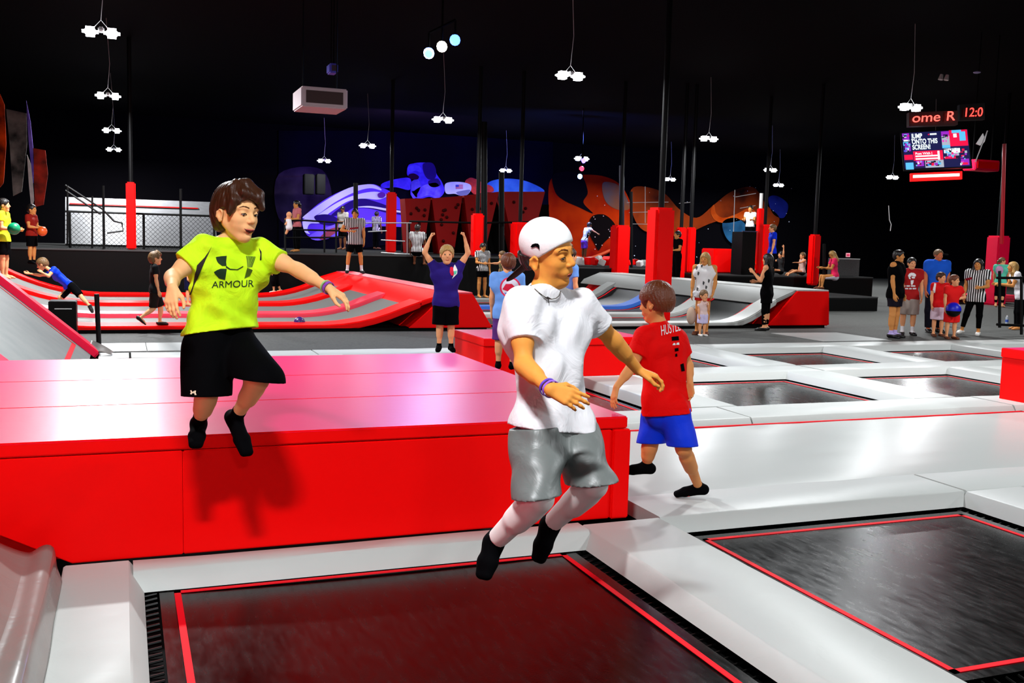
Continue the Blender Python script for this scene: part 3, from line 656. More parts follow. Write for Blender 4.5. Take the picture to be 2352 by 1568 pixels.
RT=random.Random(3); EK=em('scr_dark',(.005,.003,.03),1); EB=em('scr_blue2',(.05,.12,.7),1.1); EMG=em('scr_magenta',(.8,.05,.5),1.1)
for (a,b,c,d,n) in ((.0,.12,.02,.56,22),(.6,.71,.03,.45,10),(.6,.84,.5,.8,26),(.32,.58,.81,.99,20),(.84,.99,.5,.98,14),(.16,.31,.8,.98,7)):
    for k in range(n):
        x,y=RT.uniform(a,b-.03),RT.uniform(c,d-.05); tiles.append((x,min(b,x+RT.uniform(.015,.05)),y,min(d,y+RT.uniform(.02,.07)),RT.choice([EW,EK,EK,EB,EP,EMG,EC,ER,EG])))
for i,(a,b,c,d,m) in enumerate(tiles): quad('photo_tile',a,b,c,d,m,.022+.0003*i,.003)
def sigbar(nm,pts,m): return MB().prism([ad(x,y,18.7) for x,y in pts],CM[2]*.05).build(nm,m,t)
t=thing('light_tube','glowing red and white light tube under the screen','light',tuple(ad(2150,403,18.7)))
sigbar('tube_glow',[(2092,398),(2210,393),(2210,411),(2092,416)],em('tube_red',(1,.0,.0),2.5))
t2=[(2098,402),(2204,398),(2204,404),(2098,408)]; MB().prism([ad(x,y,18.68) for x,y in t2],CM[2]*.03).build('tube_core',em('tube_core',(1,.55,.5),4),t)
def facetext(s,nm,px,py,dist,hpx,m,parent,sx=1,shear=0,tilt=0):
    me=text(s,nm,None,hpx/F*dist/.72,m,None,None,ext=.006,sx=sx)
    if shear: me.transform(Matrix(((1,shear,0,0),(0,1,0,0),(0,0,1,0),(0,0,0,1))))
    if tilt: me.transform(Matrix.Rotation(tilt,4,'Z'))
    R4=Matrix(((CM[0][0],-CM[1][0],-CM[2][0],0),(CM[0][1],-CM[1][1],-CM[2][1],0),(CM[0][2],-CM[1][2],-CM[2][2],0),(0,0,0,1)))
    ob=bpy.data.objects.new(nm,me); C.objects.link(ob); ob.parent=parent
    me.transform(Matrix.Translation(-Vector(parent.location))@Matrix.Translation(Vector(ad(px,py,dist)))@R4); return ob
t=thing('led_sign','red dot letter sign above the screen','sign',tuple(ad(2145,285,18.6)))
MB().prism([ad(x,y,18.65) for x,y in ((2088,258),(2200,254),(2200,286),(2088,290))],CM[2]*.12).build('sign_case',mat('sign_black',(.03,.0,.0),.5,.3),t)
facetext('ome','sign_word',2094,281,18.6,22,em('led_red',(1,.08,.06),3.2),t,1.2,.15,.05); facetext('R','sign_letter',2172,277,18.6,22,em('led_red',(1,.08,.06),3.2),t,1.15,.15,.05)
t=thing('wall_clock','red digital clock at the upper right reading twelve','clock',tuple(ad(2235,270,18.6)))
MB().prism([ad(x,y,18.65) for x,y in ((2204,240),(2262,236),(2262,274),(2204,276))],CM[2]*.1).build('clock_case',BLKG,t)
facetext('12:0','clock_digits',2212,268,18.6,21,em('clock_red',(1,.04,.03),3.5),t,.9,.12,.03)
t=thing('wall_sign','white angled sign board to the right of the screen','sign',tuple(ad(2250,385,18)))
MB().prism([ad(x,y,18) for x,y in ((2242,330),(2258,306),(2262,318),(2252,334))],CM[2]*.02).build('upper_board',WHITE,t)
MB().prism([ad(x,y,18) for x,y in ((2256,332),(2268,303),(2262,325))],CM[2]*.02).build('side_board',WHITE,t)
MB().tube([ad(2240,372,18),ad(2268,300,18)],.01,6).build('frame_rod',HOUS,t)
# deck furniture
t=thing('red_box','red padded box on the deck behind the blond mother','box',tuple(ay(1668,626,29)))
a,b=ay(1638,625,29),ay(1697,572,29); MB().box(a[0],b[0],29,29.8,.81,b[2]).build('box_body',RED,t,bevel=.03)
t=thing('speaker_rack','dark speaker rack with pale labels behind the sitting woman','rack',tuple(ay(1945,640,27.5)))
a,b=ay(1922,640,27.5),ay(1975,594,27.5); MB().box(a[0],b[0],27.5,28,.81,b[2]).build('cabinet',mat('rack',(.02,.02,.02),.6,.3,var=(60,(.1,.1,.1),.1)),t)
MB().box(a[0],b[0],27.48,27.5,b[2]-.03,b[2]).build('top_edge',HOUS,t)
t=thing('notice','small pink notice on the dark wall right of the sitting woman','sign',tuple(ay(1947,588,30)))
a,b=ay(1943,590,30),ay(1953,581,30); MB().box(a[0],b[0],30,30.02,a[2],b[2]).build('sheet',mat('pink_paper',(.8,.35,.4),.7,.1),t)
MB().box(a[0]+.03,b[0]-.03,29.99,30,a[2]+.04,b[2]-.04).build('print',mat('pink_ink',(.6,.03,.1),.7,.1),t)
# balls
def ball(label,px,py,rpx,dist,m): 
    return tag(MB().sphere(ad(px,py,dist),rpx/F*dist,20).build('ball',m,smooth=True),label,'ball','dodgeballs')
ball('purple ball lying on the front strip of the dodgeball court',688,740,13,18.3,mat('purple_rubber',(.03,.008,.12),.35,.5))
# small stage deck light on the tables behind: low red padded slabs at the right
t=thing('red_mat_stack','low pink-red mats on the floor behind the girl in the mint shirt','mat',(21,21,0))
for k in range(2):
    p=az(2240+k*8,700-k*9,.05+.2*k); MB().box(p[0]+1.2,p[0]+4.2,p[1]+2.2,p[1]+3.4,.0+.16*k,.15+.16*k).build('mat_slab',PINKV,t,bevel=.03)
# ================================================================== figures: implicit surfaces meshed by surface nets
def smin(a,b,k):
    h=np.clip(.5+.5*(b-a)/k,0,1); return b+(a-b)*h-k*h*(1-h)
class Fld:
    def __init__(s): s.p=[]; s.lo=None
    def _b(s,c,R):
        lo,hi=c-R,c+R
        if s.lo is None: s.lo,s.hi=lo.copy(),hi.copy()
        else: s.lo=np.minimum(s.lo,lo); s.hi=np.maximum(s.hi,hi)
    def rc(s,a,b,ra,rb=None,k=.02):
        a=np.array(a,float); b=np.array(b,float); rb=ra if rb is None else rb; ba=b-a; L=max(ba@ba,1e-9)
        def f(P):
            q=P-a; t=np.clip(q@ba/L,0,1); q=q-t[...,None]*ba
            return np.sqrt((q*q).sum(-1))-(ra+(rb-ra)*t)
        c=(a+b)/2; R=np.sqrt(L)/2+max(ra,rb); s.p.append(('u',f,c,R,k)); s._b(c,R); return s
    def ell(s,c,r,M=None,k=.02,op='u'):
        c=np.array(c,float); r=np.array(r,float); M=np.eye(3) if M is None else np.array(M)
        def f(P):
            q=(P-c)@M.T; k0=np.sqrt(((q/r)**2).sum(-1)); k1=np.sqrt(((q/r**2)**2).sum(-1))+1e-9
            return k0*(k0-1)/k1
        s.p.append((op,f,c,r.max(),k)); 
        if op=='u': s._b(c,r.max())
        return s
    def flat(s,a,b,ra,rb,n,fl,k=.03):
        """round cone flattened by fl along the unit vector n"""
        a=np.array(a,float); b=np.array(b,float); n=np.array(n,float)
        def sc(P): return P+np.multiply.outer(P@n,n)*(1/fl-1)
        a2,b2=sc(a),sc(b); ba=b2-a2; L=max(ba@ba,1e-9)
        def f(P):
            q=sc(P)-a2; t=np.clip(q@ba/L,0,1); q=q-t[...,None]*ba
            return (np.sqrt((q*q).sum(-1))-(ra+(rb-ra)*t))*fl**.5
        c=(a+b)/2; R=np.linalg.norm(b-a)/2+max(ra,rb); s.p.append(('u',f,c,R,k)); s._b(c,R); return s
    def cut(s,o,n):            # keep the side n points away from
        o=np.array(o,float); n=np.array(n,float); n=n/np.linalg.norm(n)
        s.p.append(('i',lambda P:(P-o)@n,None,0,0)); return s
    def wr(s,amp,freq,seed=0,dirv=None):   # folds
        r=np.random.default_rng(seed); K=r.normal(size=(5,3)); K/=np.linalg.norm(K,axis=1)[:,None]
        if dirv is not None: K=K+np.array(dirv)*1.5; K/=np.linalg.norm(K,axis=1)[:,None]
        ph=r.uniform(0,6.3,5); fr=freq*r.uniform(.6,1.5,5)
        def f(P):
            d=0
            for i in range(5): d=d+np.sin(P@K[i]*fr[i]+ph[i]+1.3*np.sin(P@K[(i+2)%5]*fr[i]*.45))
            return amp*d/3
        s.p.append(('d',f,None,0,0)); return s
    def sub(s,g,k=.01): s.p.append(('s',g,None,0,k)); return s
    def join(s,g,k=.02):
        s.p.append(('g',g,None,0,k)); s._b((g.lo+g.hi)/2,(g.hi-g.lo)/2); return s
    def ev(s,P,bc,br):
        D=np.full(P.shape[:2],9.)
        for op,f,c,R,k in s.p:
            if op in('u','sl'):
                m=((bc-c)**2).sum(-1)<(R+br+k+.03)**2
                if not m.any(): continue
                v=f(P[m]); D[m]=smin(D[m],v,k) if op=='u' else -smin(-D[m],v,k)
            elif op=='i': D=np.maximum(D,f(P))
            elif op=='d': D=D+np.where(np.abs(D)<.3,f(P),0)
            elif op=='s': D=-smin(-D,f.ev(P,bc,br),k)
            else: D=smin(D,f.ev(P,bc,br),k)
        return D
EDG=[(0,1),(2,3),(4,5),(6,7),(0,2),(1,3),(4,6),(5,7),(0,4),(1,5),(2,6),(3,7)]
COR=np.array([[i&1,(i>>1)&1,(i>>2)&1] for i in range(8)])
def nets(fl,h):
    m=.03; lo=fl.lo-m; hi=fl.hi+m; B=8; H=B*h
    n=np.maximum(1,np.ceil((hi-lo)/H).astype(int))
    g=np.stack(np.meshgrid(*[np.arange(i) for i in n],indexing='ij'),-1).reshape(-1,3)
    bc=lo+(g+.5)*H; br=H*.9
    d=fl.ev(bc[:,None,:],bc,br)[:,0]; g=g[np.abs(d)<H*1.35+.02]
    if len(g)==0: return np.zeros((0,3)),np.zeros((0,4),int)
    l9=np.stack(np.meshgrid(*[np.arange(B+1)]*3,indexing='ij'),-1).reshape(-1,3)
    V=[];KEY=[];Q=[]; NY=(n[1]+2)*B+4; NZ=(n[2]+2)*B+4
    key=lambda q:(q[...,0].astype(np.int64)*NY+q[...,1])*NZ+q[...,2]
    for s in range(0,len(g),1500):
        gb=g[s:s+1500]; o=gb*B; P=lo+(o[:,None,:]+l9[None])*h; c=lo+(gb+.5)*H
        D=fl.ev(P,c,H*.9).reshape(len(gb),B+1,B+1,B+1)
        cor=np.stack([D[:,a:a+B,b:b+B,e:e+B] for a,b,e in COR],-1)
        sg=cor<0; act=(sg.any(-1)&~sg.all(-1))
        ib=np.argwhere(act); v=cor[act]; sgn=sg[act]
        acc=np.zeros((len(v),3)); cnt=np.zeros(len(v))
        for a,b in EDG:
            x=sgn[:,a]!=sgn[:,b]; t=np.where(x,v[:,a]/np.where(x,v[:,a]-v[:,b],1),0)
            p=COR[a]+(COR[b]-COR[a])*t[:,None]; acc+=p*x[:,None]; cnt+=x
        cell=o[ib[:,0]]+ib[:,1:]
        V.append(lo+(cell+acc/cnt[:,None])*h); KEY.append(key(cell))
        for ax in range(3):
            e=1<<ax; x=sgn[:,0]!=sgn[:,e]; cc=cell[x]; fl0=sgn[x,0]
            u,w=np.eye(3,dtype=int)[(ax+1)%3],np.eye(3,dtype=int)[(ax+2)%3]
            ks=np.stack([key(cc-u-w),key(cc-w),key(cc),key(cc-u)],-1); ks[~fl0]=ks[~fl0][:,::-1]; Q.append(ks)
    V=np.concatenate(V); KEY=np.concatenate(KEY); Q=np.concatenate(Q)
    od=np.argsort(KEY); KEY=KEY[od]; V=V[od]
    ix=np.searchsorted(KEY,Q); ix=np.minimum(ix,len(KEY)-1); ok=(KEY[ix]==Q).all(1)
    return V,ix[ok]
def fmesh(name,fl,h,m,parent,smooth_it=1):
    V,Qd=nets(fl,h)
    if len(V)==0: return None
    me=bpy.data.meshes.new(name); MW=Matrix.LocRotScale(parent.location,parent.rotation_euler,None) if parent.parent is None else Matrix.LocRotScale(parent.parent.location,parent.parent.rotation_euler,None)
    Mi=np.array(MW.inverted()); V=V@Mi[:3,:3].T+Mi[:3,3]
    me.vertices.add(len(V)); me.vertices.foreach_set('co',V.astype(np.float32).ravel())
    me.loops.add(len(Qd)*4); me.loops.foreach_set('vertex_index',Qd.astype(np.int32).ravel())
    me.polygons.add(len(Qd)); me.polygons.foreach_set('loop_start',np.arange(0,len(Qd)*4,4,dtype=np.int32)); me.polygons.foreach_set('loop_total',np.full(len(Qd),4,np.int32))
    me.polygons.foreach_set('use_smooth',[True]*len(Qd)); me.update(calc_edges=True); me.validate()
    me.materials.append(m); o=bpy.data.objects.new(name,me); C.objects.link(o); o.parent=parent
    if smooth_it:
        md=o.modifiers.new('sm','SMOOTH'); md.factor=.5; md.iterations=smooth_it
    return o
def nz(v): v=np.array(v,float); return v/(np.linalg.norm(v)+1e-9)
# ------------------------------------------------------------------ hand
def hand(F_,W,d,pn,thumb,s,curl=(.35,.45,.5,.6),k=.006,spread=.12,tc=.3,fr=1.):
    """W wrist, d towards the knuckles, pn out of the palm, thumb side vector; curl per finger towards pn"""
    d=nz(d); pn=nz(np.array(pn)-d*(np.array(pn)@d)); t=nz(np.array(thumb)-d*(np.array(thumb)@d)-pn*(np.array(thumb)@pn))
    L=[.078,.086,.08,.062]; offs=[.028,.0095,-.009,-.026]; kn=[.084,.088,.084,.076]; r=[.0088,.0092,.0088,.0078]
    for i in range(4):
        K=W+s*(d*kn[i]+t*offs[i]*1.05)
        F_.rc(W+s*(d*.008+t*offs[i]*.55),K,.0145*s,.0118*s,k=.012*s)
        cu=curl[i]; a=0; p=K; rr=r[i]*s*fr
        sd=nz(d+t*spread*offs[i]*30)
        for j,fr_ in enumerate((.46,.3,.24)):
            a+=cu*(.8 if j==0 else 1.); q=p+s*L[i]*fr_*(sd*math.cos(a)+pn*math.sin(a))
            F_.rc(p,q,rr*(1-.07*j),rr*(.95-.09*j),k=k*s if j else .008*s); p=q
    b=W+s*(d*.022+t*.022+pn*.008); m=b+s*(d*.034+t*.026+pn*.012); e=m+s*(d*.03+t*(.014-.03*tc)+pn*.012*(1+tc)); e2=e+s*(d*.022+t*(.004-.02*tc)+pn*.01*tc)
    F_.rc(b,m,.0155*s,.0115*s,k=.012*s); F_.rc(m,e,.0112*s*fr,.0098*s*fr,k=.006*s); F_.rc(e,e2,.0098*s*fr,.008*s*fr,k=.004*s)
# ------------------------------------------------------------------ head (frame: x face, y left, z up)
def hframe(fwd,up=(0,0,1),roll=0):
    f=nz(fwd); l=nz(np.cross(up,f)); u=np.cross(f,l)
    if roll: l,u=l*math.cos(roll)+u*math.sin(roll),u*math.cos(roll)-l*math.sin(roll)
    return np.array([f,l,u])
def head(B,c,R,s,fine,smile=0,ear=True,ez=0,es=1.):
    g=lambda x,y,z:c+s*(np.array([x,y,z])@R)
    B.ell(g(-.012,0,.03),np.array((.094,.074,.083))*s,R,k=.02*s)
    B.ell(g(.034,0,-.028),np.array((.058,.054,.076))*s,R,k=.03*s)
    B.rc(g(.06,0,-.094),g(.071,0,-.093),.019*s,.0165*s,k=.02*s)
    for y in (-1,1):
        B.rc(g(-.008,y*.045,-.042),g(.056,y*.014,-.093),.019*s,.016*s,k=.025*s)
        B.rc(g(.054,y*.033,-.024),g(.052,y*.032,-.04),.0235*s,.02*s,k=.022*s)
        if ear:
            q_=lambda x,yy,z: g(-.006+x*es,y*(.077+yy*es),-.008+ez+z*es)
            e=Fld(); e.ell(q_(-.002,.002,0),np.array((.02,.008,.031))*s*es,R,k=.004*s)
            if fine:
                for A_,B_ in (((-.016,.007,.012),(-.02,.007,-.01)),((-.016,.007,.012),(.0,.005,.024)),((.0,.005,.024),(.012,.003,.016))): e.rc(q_(*A_),q_(*B_),.0055*s*es,.005*s*es,k=.005*s)
                q=Fld(); q.ell(q_(.002,.011,.002),np.array((.0125,.0105,.02))*s*es,R); e.sub(q,.003*s)
                e.rc(q_(.006,.001,-.024),q_(.002,.002,-.028),.0075*s*es,.0065*s*es,k=.005*s)
            B.join(e,.008*s)
    B.rc(g(.084,0,.012),g(.104,0,-.02),.0085*s,.0115*s,k=.012*s)
    B.rc(g(.066,0,-.092),g(.07,0,-.088),.014*s,k=.014*s)
    if fine:
        for y in (-1,1):
            B.rc(g(.078,y*.012,.028),g(.066,y*.045,.029),.011*s,.01*s,k=.014*s)
            B.ell(g(.095,y*.0105,-.026),np.array((.01,.0085,.0075))*s,R,k=.005*s)
            q=Fld(); q.ell(g(.094,y*.031,.006),np.array((.014,.017,.0115))*s,R); B.sub(q,.012*s)
            B.ell(g(.0725,y*.031,.0065),np.array((.0135,.015,.0125))*s,R,k=.003*s)
        B.rc(g(.082,-.015,-.056),g(.082,.015,-.056),.012*s,k=.02*s)
        q=Fld(); q.ell(g(.098,0,-.079),np.array((.012,.02,.004))*s,R); B.sub(q,.01*s)
def face_parts(t,B,c,R,s,skin,iris,lipm,browm,h,smile=0,open_=0,look=(0,0),lid=.35,hairy=1):
    """eyes, lids, brows and lips as parts of the figure"""
    g=lambda x,y,z:c+s*(np.array([x,y,z])@R)
    def sx(y,z):
        xs=np.linspace(.14,.04,101); P=np.array([g(x,y,z) for x in xs])[None]; d=B.ev(P,P.mean(1),.08*s)[0]; k=np.argmax(d<0); return xs[k]
    wm=mat('eye_white',(.7,.68,.65),.25,.5); im=mat('iris_'+iris,{'brown':(.03,.012,.004),'dark':(.008,.004,.003)}[iris],.2,.5); lm=mat('lash',(.008,.004,.002),.7,.1)
    for y in (-1,1):
        e=Fld(); e.ell(g(.0752,y*.031,.003),np.array((.0119,.0126,.0078*(1-lid)+.001))*s,R); eo=fmesh('eye',e,.0016,wm,t)
        e=Fld(); e.ell(g(.0838,y*.031+look[0]*.006,.003+look[1]*.0035),np.array((.0042,.0058,.0066*(1-lid)+.0006))*s,R); fmesh('iris',e,.0013,im,eo)
        a=Fld()
        zl=.003+.0065*(1-lid)
        a.rc(g(.0855,y*.019,zl-.0035),g(.0885,y*.03,zl+.0005),.0018*s,k=.002); a.rc(g(.0885,y*.03,zl+.0005),g(.0815,y*.045,zl-.003),.0017*s,.0013*s,k=.002); fmesh('eyelash',a,.0014,lm,t)
        b=Fld(); BP=[(sx(y*q,z)-.0008,y*q,z) for q,z in ((.015,.0305),(.026,.034),(.037,.0345),(.05,.029))]
        for i in range(3): b.rc(g(*BP[i]),g(*BP[i+1]),(.0034-.0005*i)*s,(.0034-.0005*(i+1))*s,k=.003)
        fmesh('eyebrow',b,.0018,browm,t)
    w=.017+.011*smile; T5=(-1,-.55,0,.55,1)
    def chain(name,zf,rf,m,dx=0,parent=t):
        L=Fld(); P=[(sx(w*q,zf(q))+dx,w*q,zf(q)) for q in T5]
        for i in range(4): L.rc(g(*P[i]),g(*P[i+1]),rf(T5[i])*s,rf(T5[i+1])*s,k=.003)
        return fmesh(name,L,.0015,m,parent)
    cz=lambda q: -.063+(.0015+.0065*smile)*q*q
    chain('upper_lip',lambda q: cz(q)+(1-q*q)*(.0025+open_*.35),lambda q:.0032-.0018*abs(q)**1.5,lipm)
    chain('lower_lip',lambda q: cz(q)-(1-q*q)*(.0032+open_),lambda q:.0036-.0024*abs(q)**1.5,lipm)
    if open_:
        chain('mouth',lambda q: cz(q)-(1-q*q)*open_*.45,lambda q:.0008+(1-q*q)*(open_*.6+.0008),mat('mouth_dark',(.05,.003,.003),.6,.2),.0003)
        if smile: chain('teeth',lambda q: cz(q*.9)-(1-q*q)*open_*.22,lambda q:.0004+(1-q*q)*.0016,mat('teeth',(.85,.82,.75),.3,.4),.0012)
def hairf(c,R,s,style,thick=1.,seed=1,fine=False):
    """hair shell round the cranium, in the head frame"""
    g=lambda x,y,z:c+s*(np.array([x,y,z])@R)
    Hf=Fld(); th=.012*thick
    Hf.ell(g(-.014,0,.034),np.array((.096+th,.076+th,.084+th*1.1))*s,R)
    if style in('short','mop','bowl'):
        Hf.ell(g(-.05,0,-.01),np.array((.06+th*.6,.066+th*.5,.07))*s,R,k=.03*s)
        if style=='mop':
            Hf.rc(g(-.08,0,.0),g(-.075,0,-.06),.045*s,.032*s,k=.03*s)
            for y in (-1,1): Hf.rc(g(-.045,y*.05,-.0),g(-.05,y*.045,-.06),.035*s,.025*s,k=.03*s)
    fz={'short':.062,'mop':.072,'bowl':.04,'long':.055,'pony':.06,'buzz':.07}[style]
    cf=Fld(); cf.ell(g(.105,0,fz-.11),np.array((.088,.092,.108))*s,R); Hf.sub(cf,.006*s)      # face opening
    if style in('short','mop','buzz','pony','bowl'):
        for y in (-1,1):
            ce=Fld(); ce.ell(g(.012,y*.095,-.03),np.array((.036,.04,.05))*s,R); Hf.sub(ce,.008*s)
        zc=-.1 if style=='mop' else -.07
        Hf.cut(g(-.08,0,zc),R.T@np.array((.35,0,-1.)) if False else nz(np.array((.35,0,-1.))@R))
    if style=='long':
        for y in (-1,1):
            Hf.rc(g(-.02,y*.07,.02),g(-.012,y*.082,-.12),.036*s,.034*s,k=.03*s); Hf.rc(g(-.012,y*.082,-.12),g(-.03,y*.075,-.25),.034*s,.022*s,k=.03*s)
        Hf.rc(g(-.08,0,0),g(-.085,0,-.24),.055*s,.045*s,k=.04*s)
    if style=='pony':
        Hf.rc(g(-.1,0,.02),g(-.13,0,-.0),.022*s,.03*s,k=.01*s); Hf.rc(g(-.13,0,0),g(-.145,.01,-.13),.03*s,.014*s,k=.01*s)
    if style=='mop':
        for A,ra,rb in ((((.03,-.01,.125),(.088,.025,.078),(.09,.052,.035)),.022,.012),(((.02,-.05,.1),(.055,-.068,.055),(.05,-.078,.005)),.022,.012),(((.02,.02,.125),(.07,.045,.09),(.075,.062,.045)),.025,.014),(((.01,-.03,.12),(.075,-.035,.092),(.085,-.0,.08)),.02,.014)):
            Hf.rc(g(*A[0]),g(*A[1]),ra*s,(ra+rb)/2*s,k=.015*s); Hf.rc(g(*A[1]),g(*A[2]),(ra+rb)/2*s,rb*s,k=.012*s)
    r=np.random.default_rng(seed)
    fr=(260 if fine else 120)/s; a=(.0012 if fine else .003)*s
    def f(P):
        q=(P-c)@R.T/s; an=np.arctan2(q[...,1],q[...,0]+.03); rr=np.sqrt(q[...,1]**2+(q[...,0]+.03)**2); w=np.clip(rr*22,0,1)
        return a*w*(np.sin(an*22+2.5*np.sin(q[...,2]*40+an*3)+q[...,2]*18)+.6*np.sin(an*41-q[...,2]*30)+.4*np.sin(an*67+q[...,2]*22))
    Hf.p.append(('d',f,None,0,0))
    return Hf
SKINM={}
def skin(n,rgb): return mat('skin_'+n,rgb,.58,.15,bump=(30,.06))
# ------------------------------------------------------------------ whole figures from a skeleton of world points
def torso_frame(J):
    u=nz(J['N']-J['P']); l=J['SL']-J['SR']; l=nz(l-u*(l@u)); f=np.cross(l,u); return f,l,u
def body_field(J,s,g=1.,fine=False,curlL=None,curlR=None,hands=True,palmL=None,palmR=None,fr=1.,legs=True,tg=.9):
    B=Fld(); f,l,u=torso_frame(J); G=g; g=g*tg; N,P=J['N'],J['P']; L=np.linalg.norm(N-P)
    sw=np.linalg.norm(J['SL']-J['SR'])/2
    B.flat(P-l*.05*s,P+l*.05*s,.098*s*g,.098*s*g,f,.78,k=.05*s)
    B.flat(P+u*L*.12-l*.03*s,P+u*L*.45,.095*s*g,.09*s*g,f,.76,k=.06*s); B.flat(P+u*L*.12+l*.03*s,P+u*L*.45,.095*s*g,.09*s*g,f,.76,k=.06*s)
    B.flat(P+u*L*.72-l*(sw-.07*s),P+u*L*.72+l*(sw-.07*s),.098*s*g,.098*s*g,f,.78,k=.06*s)
    g=G
    for S in ('SL','SR'):
        B.rc(J[S],J[S],.05*s,k=.05*s); B.rc(N+u*.02*s,J[S]+u*.01*s,.04*s,.036*s,k=.05*s)
    hd=J['H']
    B.rc(N-u*.03*s,hd-(hd-N)*.25,.05*s*(.85+.15*g),.045*s,k=.03*s)
    for X in 'LR':
        S,E_,W=J['S'+X],J['E'+X],J['W'+X]
        B.rc(S,E_,.046*s*g**.5,.036*s,k=.03*s); B.rc(S+(E_-S)*.3,S+(E_-S)*.6,.045*s*g**.4,.042*s,k=.03*s)
        B.rc(E_,W,.036*s,.0235*s,k=.02*s); B.rc(E_+(W-E_)*.12,E_+(W-E_)*.45,.038*s,.034*s,k=.02*s)
        if hands:
            d=J.get('HD'+X,nz(W-E_)); pn=(palmL if X=='L' else palmR)
            if pn is None: pn=nz(-l if X=='L' else l)
            th=J.get('TH'+X,f); cu=(curlL if X=='L' else curlR)
            hand(B,W,d,pn,th,s*.94,curl=cu or (.3,.38,.42,.5),fr=fr)
        if legs:
            A,K_,Q=J['P'+X],J['K'+X],J['A'+X]; kd=nz(K_-A); sd=nz(Q-K_)
            kb=nz(-(kd*-1+sd)) if np.linalg.norm(sd-kd)>.15 else -f
            back=J.get('BK'+X,kb)
            B.rc(A,K_,.074*s*g,.052*s*g**.5,k=.04*s); B.rc(K_,Q,.05*s*g**.5,.031*s,k=.03*s)
            B.rc(K_+(Q-K_)*.2+back*.012*s,K_+(Q-K_)*.45+back*.012*s,.05*s*g**.5,.045*s*g**.5,k=.03*s)
            T=J['T'+X]; foot(B,Q,T,s)
    return B
def foot(B,Q,T,s,e=0.):
    fd=nz(T-Q); dn=J_dn(Q,T); heel=Q-nz(T-Q)*.03*s+dn*.02*s
    m=Q+(T-Q)*.62
    B.rc(Q,heel,.034*s+e,.034*s+e,k=.02*s); B.rc(heel,m,.032*s+e,.032*s+e,k=.02*s); B.rc(Q,m,.034*s+e,.028*s+e,k=.02*s)
    sd=nz(np.cross(fd,dn)); 
    for y in (-1,1): B.rc(m+sd*y*.016*s,T+sd*y*.014*s,.026*s+e,.019*s+e,k=.015*s)
def J_dn(Q,T):
    fd=nz(T-Q); d=np.array([0,0,-1.]); d=d-fd*(d@fd)
    return nz(d) if np.linalg.norm(d)>.2 else nz(np.array([.3,.3,0]))
def shirt_field(J,s,g=1.,sleeve=.55,hem=-.02,loose=.016,slw=.016,neck=.055,wr=.006,wf=38,seed=1,hemn=None,tank=False,hfl=1.3):
    f,l,u=torso_frame(J); N,P=J['N'],J['P']; L=np.linalg.norm(N-P); sw=np.linalg.norm(J['SL']-J['SR'])/2; o=loose*s
    T=Fld()
    lo=P+u*(hem*s-.03)
    for y in (-1,1):
        T.flat(lo+l*y*.052*s,P+u*L*.45+l*y*.035*s,.1*s*g+o*hfl,.092*s*g+o*1.1,f,.8,k=.05*s)
        T.flat(P+u*L*.45+l*y*.035*s,P+u*L*.74+l*y*(sw-.075*s),.092*s*g+o,.1*s*g+o*.6,f,.8,k=.06*s)
    T.flat(P+u*L*.72-l*(sw-.07*s),P+u*L*.72+l*(sw-.07*s),.1*s*g+o*.7,.1*s*g+o*.7,f,.8,k=.05*s)
    for S in ('SL','SR'):
        if not tank: T.rc(J[S],J[S],.052*s+o*.6,k=.05*s)
        T.rc(N+u*.012*s,J[S]+u*.008*s-(l*.058*s*(1 if S=='SL' else -1) if tank else 0),.042*s+o*.4,.04*s+o*.4,k=.05*s)
    for X in 'LR': T.rc(J['P'+X]-u*.02*s,J['P'+X]+u*.04*s,.085*s*g+.026*s+o*.35,.085*s*g+.02*s+o*.2,k=.05*s)
    if wr: T.wr(wr*s,wf/s,seed)
    T.cut(P+u*hem*s,hemn if hemn is not None else -u)
    if not tank:
        for X in 'LR':
            S,E_=J['S'+X],J['E'+X]; a=Fld(); d=nz(E_-S)
            a.rc(S,S+(E_-S)*(sleeve+.1),.05*s+o*.8,.047*s+slw*s,k=.02)
            if wr: a.wr(wr*s*.7,wf/s,seed+1)
            a.cut(S+(E_-S)*sleeve,d); T.join(a,.035*s)
    nk=Fld(); nk.rc(N+u*(.012+neck)*s+f*.012*s,N+u*.2*s+f*.03*s,neck*s,neck*s*1.3); T.sub(nk,.008*s)
    return T
def shorts_field(J,s,g=1.,frac=.95,loose=.03,wr=.006,seed=2,waist=.08,top=None,flare=1.,wf=32,hems=None):
    f,l,u=torso_frame(J); P=J['P']; T=Fld(); o=loose*s
    T.flat(P-l*.05*s+u*waist*.6*s,P+l*.05*s+u*waist*.6*s,.098*s*g+o*.12,.098*s*g+o*.12,f,.8,k=.05*s)
    T.flat(P-l*.05*s-u*.05*s,P+l*.05*s-u*.05*s,.102*s*g+o*.5,.102*s*g+o*.5,f,.85,k=.05*s)
    if wr: T.wr(wr*s,wf/s,seed)
    T.cut(P+u*waist*s,u)
    for X in 'LR':
        A,K_,Q=J['P'+X],J['K'+X],J['A'+X]; a=Fld(); e=A+(K_-A)*min(frac,1.)
        if frac<=1: a.rc(A,e+nz(K_-A)*.03,.085*s*g+o*.8,.06*s*g**.5+o*1.15*flare,k=.03*s)
        if frac<=1 and wr: a.wr(wr*s,wf/s,seed)
        if frac<=1: a.cut(e,nz(K_-A) if not hems else hems[X])
        else:
            e=K_+(Q-K_)*(frac-1); a.rc(A,K_,.085*s*g+o*.8,.056*s*g**.5+o,k=.03*s); a.rc(K_,e+nz(Q-K_)*.03,.056*s*g**.5+o,(.052-.018*(frac-1))*s+o,k=.03*s); a.cut(e,nz(Q-K_))
        a.cut(P+u*waist*s,u); T.join(a,.03*s)
    return T
